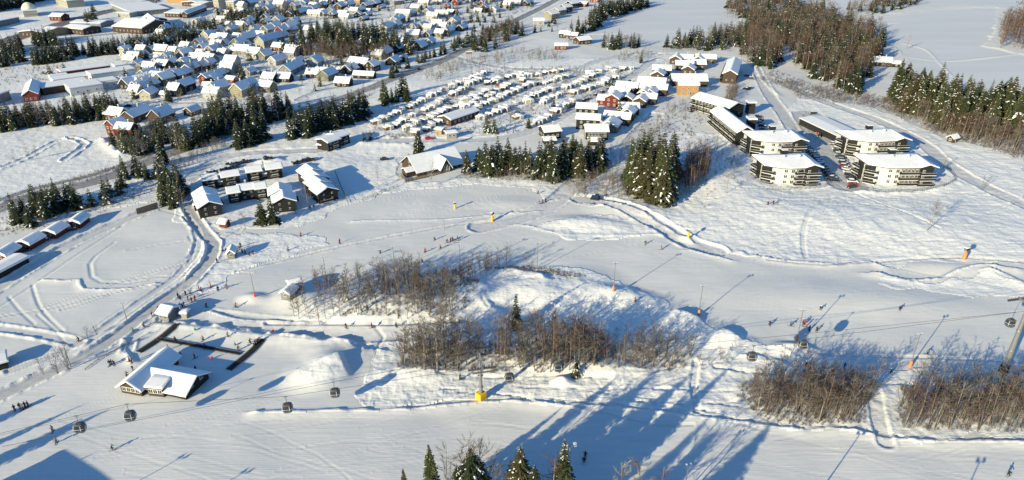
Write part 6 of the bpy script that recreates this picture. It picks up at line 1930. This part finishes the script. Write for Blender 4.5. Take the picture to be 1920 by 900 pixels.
# round pole markers on the beginners slope
def marker(u, v, col, label):
    x, y, z = P(u, v); mb = MB(); mb.tube((0, 0, -.1), (0, 0, 1.6), .04, .04, col, 5); mb.lathe([(.02, 0), (.32, .35), (.3, .5), (.05, .9)], col, 8)
    o = mb.build('piste_marker', loc=(x, y, z)); tag(o, label, 'marker', 'piste markers on the beginners slope')
MT['green_cloth'] = mat('green_cloth', (.03, .22, .14), .7)
marker(366,620,'green_cloth','green marker at the top of the beginners slope'); marker(441,648,'green_cloth','green marker right on the beginners slope'); marker(338,665,'green_cloth','green marker below the long belt')
marker(512,622,'pad_red','red marker beside the slope road'); marker(397,673,'pad_red','red marker below the belt in shade')

# ================================================================ PEOPLE
CL = {'black': (.02, .02, .022), 'navy': (.02, .03, .09), 'red': (.40, .03, .03), 'blue': (.04, .14, .40), 'green': (.04, .22, .12), 'orange': (.65, .20, .05), 'grey': (.16, .16, .17), 'white': (.65, .65, .64)}
for k, c in CL.items(): MT['cloth_' + k] = mat('cloth_' + k, c, .8, .1, 6)
MT['skin'] = mat('skin', (.50, .30, .21), .6)
POSES = {
 'standing': dict(pel=(0, 0, .95), sh=(0, .02, 1.42), kneeL=(-.12, .06, .5), kneeR=(.12, .04, .5), ankL=(-.14, -.02, .09), ankR=(.14, -.02, .09), elL=(-.30, .04, 1.15), elR=(.30, .02, 1.15), haL=(-.28, .22, .95), haR=(.28, .20, .93)),
 'skiing': dict(pel=(0, -.16, .80), sh=(0, .10, 1.20), kneeL=(-.16, .16, .48), kneeR=(.16, .14, .46), ankL=(-.17, -.03, .09), ankR=(.17, -.03, .09), elL=(-.36, .22, 1.0), elR=(.36, .20, .98), haL=(-.38, .50, .92), haR=(.38, .48, .90)),
 'walking': dict(pel=(0, 0, .94), sh=(0, .06, 1.41), kneeL=(-.11, .20, .52), kneeR=(.11, -.04, .50), ankL=(-.11, .26, .10), ankR=(.11, -.32, .12), elL=(-.28, -.10, 1.14), elR=(.28, .14, 1.16), haL=(-.26, -.02, .90), haR=(.26, .34, 1.02)),
}
def person_mesh(pose, jacket, trousers, helmet):
    p = POSES[pose]
    pts = [p['pel'], tuple((a + b) / 2 for a, b in zip(p['pel'], p['sh'])), p['sh'], (p['sh'][0], p['sh'][1] + .03, p['sh'][2] + .12), (p['sh'][0], p['sh'][1] + .06, p['sh'][2] + .25),
           p['kneeL'], p['ankL'], (p['ankL'][0], p['ankL'][1] + .2, .07), p['kneeR'], p['ankR'], (p['ankR'][0], p['ankR'][1] + .2, .07),
           (p['sh'][0] - .19, p['sh'][1], p['sh'][2] - .02), p['elL'], p['haL'], (p['sh'][0] + .19, p['sh'][1], p['sh'][2] - .02), p['elR'], p['haR'],
           (p['pel'][0] - .1, p['pel'][1], p['pel'][2] - .08), (p['pel'][0] + .1, p['pel'][1], p['pel'][2] - .08)]
    ed = [(0, 1), (1, 2), (2, 3), (3, 4), (0, 17), (17, 5), (5, 6), (6, 7), (0, 18), (18, 8), (8, 9), (9, 10), (2, 11), (11, 12), (12, 13), (2, 14), (14, 15), (15, 16)]
    rad = [.16, .155, .17, .07, .12, .085, .065, .06, .085, .065, .06, .085, .065, .05, .085, .065, .05, .11, .11]
    me = bpy.data.meshes.new('tmp'); me.from_pydata(pts, ed, []); ob = bpy.data.objects.new('tmp', me); C.objects.link(ob)
    md = ob.modifiers.new('skin', 'SKIN'); md.use_smooth_shade = True
    sk = me.skin_vertices[0].data
    for i, q in enumerate(rad): sk[i].radius = (q, q * .9)
    sk[0].use_root = True
    bpy.context.view_layer.update()
    dg = bpy.context.evaluated_depsgraph_get()
    out = bpy.data.meshes.new_from_object(ob.evaluated_get(dg))
    bpy.data.objects.remove(ob); bpy.data.meshes.remove(me)
    out.name = 'body'
    out.materials.clear()
    for m in ('cloth_' + trousers, 'cloth_' + jacket, 'skin'): out.materials.append(MT[m])
    zj = p['pel'][2] + .02; zn = p['sh'][2] + .1
    for f in out.polygons:
        z = f.center.z; f.material_index = 0 if z < zj and abs(f.center.x) < .24 else 1 if z < zn else 2
    hm = MB(); c = (p['sh'][0], p['sh'][1] + .05, p['sh'][2] + .27)
    hm.lathe([(.145, -.02), (.155, .06), (.12, .14), (.04, .18)], 'cloth_' + helmet, 10, c)
    sk_ = MB()
    for a in (p['ankL'], p['ankR']): sk_.box((a[0], .05, .02), (.09, 1.65, .03), 'cloth_' + helmet); sk_.box((a[0], .9, .06), (.09, .18, .03), 'cloth_' + helmet, 0, Matrix.Rotation(R(25), 3, 'X'))
    if pose == 'skiing':
        for q, s in ((p['haL'], -1), (p['haR'], 1)): sk_.tube(q, (q[0] + s * .08, q[1] - .55, .15), .012, .012, 'dark_metal', 4)
    return out, hm.mesh('helmet'), sk_.mesh('skis')
PM = {}
prnd = random.Random(5)
def person(u, v, pose, jacket, label, group, az=None, trousers='black', skis=True, s=1.0):
    helmet = prnd.choice(['black', 'white', 'grey', 'red']) if jacket != 'red' else 'black'
    k = (pose, jacket, trousers, helmet)
    if k not in PM: PM[k] = person_mesh(*k)
    b, h, kk = PM[k]
    x, y, z = P(u, v)
    r = empty('person', (x, y, z), R(prnd.uniform(0, 360) if az is None else az), s)
    link('body', b, r); link('helmet', h, r)
    if skis and pose != 'walking': link('skis', kk, r)
    tag(r, label, 'person', group)
PEOPLE = [
 ('in the queue at the grey hut', [(334,558,'navy'),(338,561,'black'),(348,553,'black'),(357,551,'grey'),(353,563,'navy'),(360,565,'black'),(366,563,'red'),(337,576,'black'),(340,579,'blue'),(346,575,'black'),(343,579,'navy'),(387,576,'black'),(319,577,'black'),(297,583,'black'),(300,582,'grey'),(285,593,'black'),(377,546,'red'),(374,545,'black'),(409,544,'black'),(395,539,'orange'),(425,540,'grey')]),
 ('at the small grey hut', [(451,463,'black'),(449,468,'navy'),(445,472,'black'),(455,475,'black'),(460,476,'grey'),(468,479,'black'),(475,477,'navy'),(407,492,'black'),(417,470,'grey'),(424,472,'black')]),
 ('by the timber houses', [(582,393,'black'),(589,391,'black')]),
 ('on the upper piste', [(1009,363,'black'),(1012,382,'black'),(1017,381,'grey'),(1023,379,'navy'),(1210,458,'black'),(1240,468,'grey'),(845,454,'black'),(838,455,'black'),(849,451,'navy'),(858,451,'black'),(815,450,'grey'),(826,466,'red'),(713,475,'black'),(797,473,'red'),(792,492,'blue'),(637,456,'red'),(540,470,'grey'),(564,443,'red'),(555,400,'grey')]),
 ('on the right piste part', [(1687,581,'black'),(1538,581,'black'),(1443,610,'black'),(1482,611,'grey'),(1508,609,'red'),(1511,613,'orange'),(1517,620,'navy'),(1531,621,'black'),(1505,607,'grey'),(1738,664,'grey'),(1511,687,'black'),(1583,690,'blue'),(1670,700,'black'),(1191,566,'red'),(1456,712,'grey')]),
 ('on the lower piste', [(99,809,'grey'),(106,830,'grey'),(211,844,'navy'),(1890,892,'black'),(1097,857,'black'),(1095,866,'black')]),
 ('left of the ski lodge', [(28,770,'black'),(38,766,'black'),(44,768,'grey'),(48,764,'black'),(53,763,'navy'),(206,685,'black'),(209,684,'grey'),(214,685,'navy'),(249,695,'black'),(243,678,'white'),(247,680,'grey')]),
 ('in the beginners area', [(329,641,'black'),(385,653,'grey'),(469,643,'black'),(381,638,'grey'),(427,631,'grey'),(476,650,'black'),(479,647,'navy'),(483,644,'black'),(486,641,'red'),(316,656,'grey'),(310,712,'grey'),(447,657,'black'),(250,624,'grey'),(270,613,'black'),(148,640,'navy'),(368,696,'navy'),(365,672,'black')]),
 ('on the track below the knoll', [(649,615,'black'),(697,615,'navy'),(743,613,'grey'),(805,546,'black'),(813,553,'navy'),(442,576,'grey'),(238,706,'grey')]),
 ('below the left apartment blocks', [(1440,384,'black'),(1450,383,'navy'),(1458,381,'grey')]),
]
for place, lst in PEOPLE:
    lst = sorted(lst, key=lambda q: q[0]); cc = {}
    for i, (u, v, j) in enumerate(lst):
        pose = prnd.choice(['standing', 'skiing', 'standing']) if 'queue' in place or 'hut' in place or 'lodge' in place else prnd.choice(['skiing', 'skiing', 'standing'])
        if 'timber' in place: pose = 'walking'
        cc[j] = cc.get(j, 0) + 1
        w = {'standing': 'upright skier', 'skiing': 'crouching skier', 'walking': 'walking person'}[pose]
        person(u, v, pose, j, f"{w} in {j} jacket, {ordw(i + 1)} from left {place}", 'people ' + place, None, prnd.choice(['black', 'black', 'grey', 'navy']))
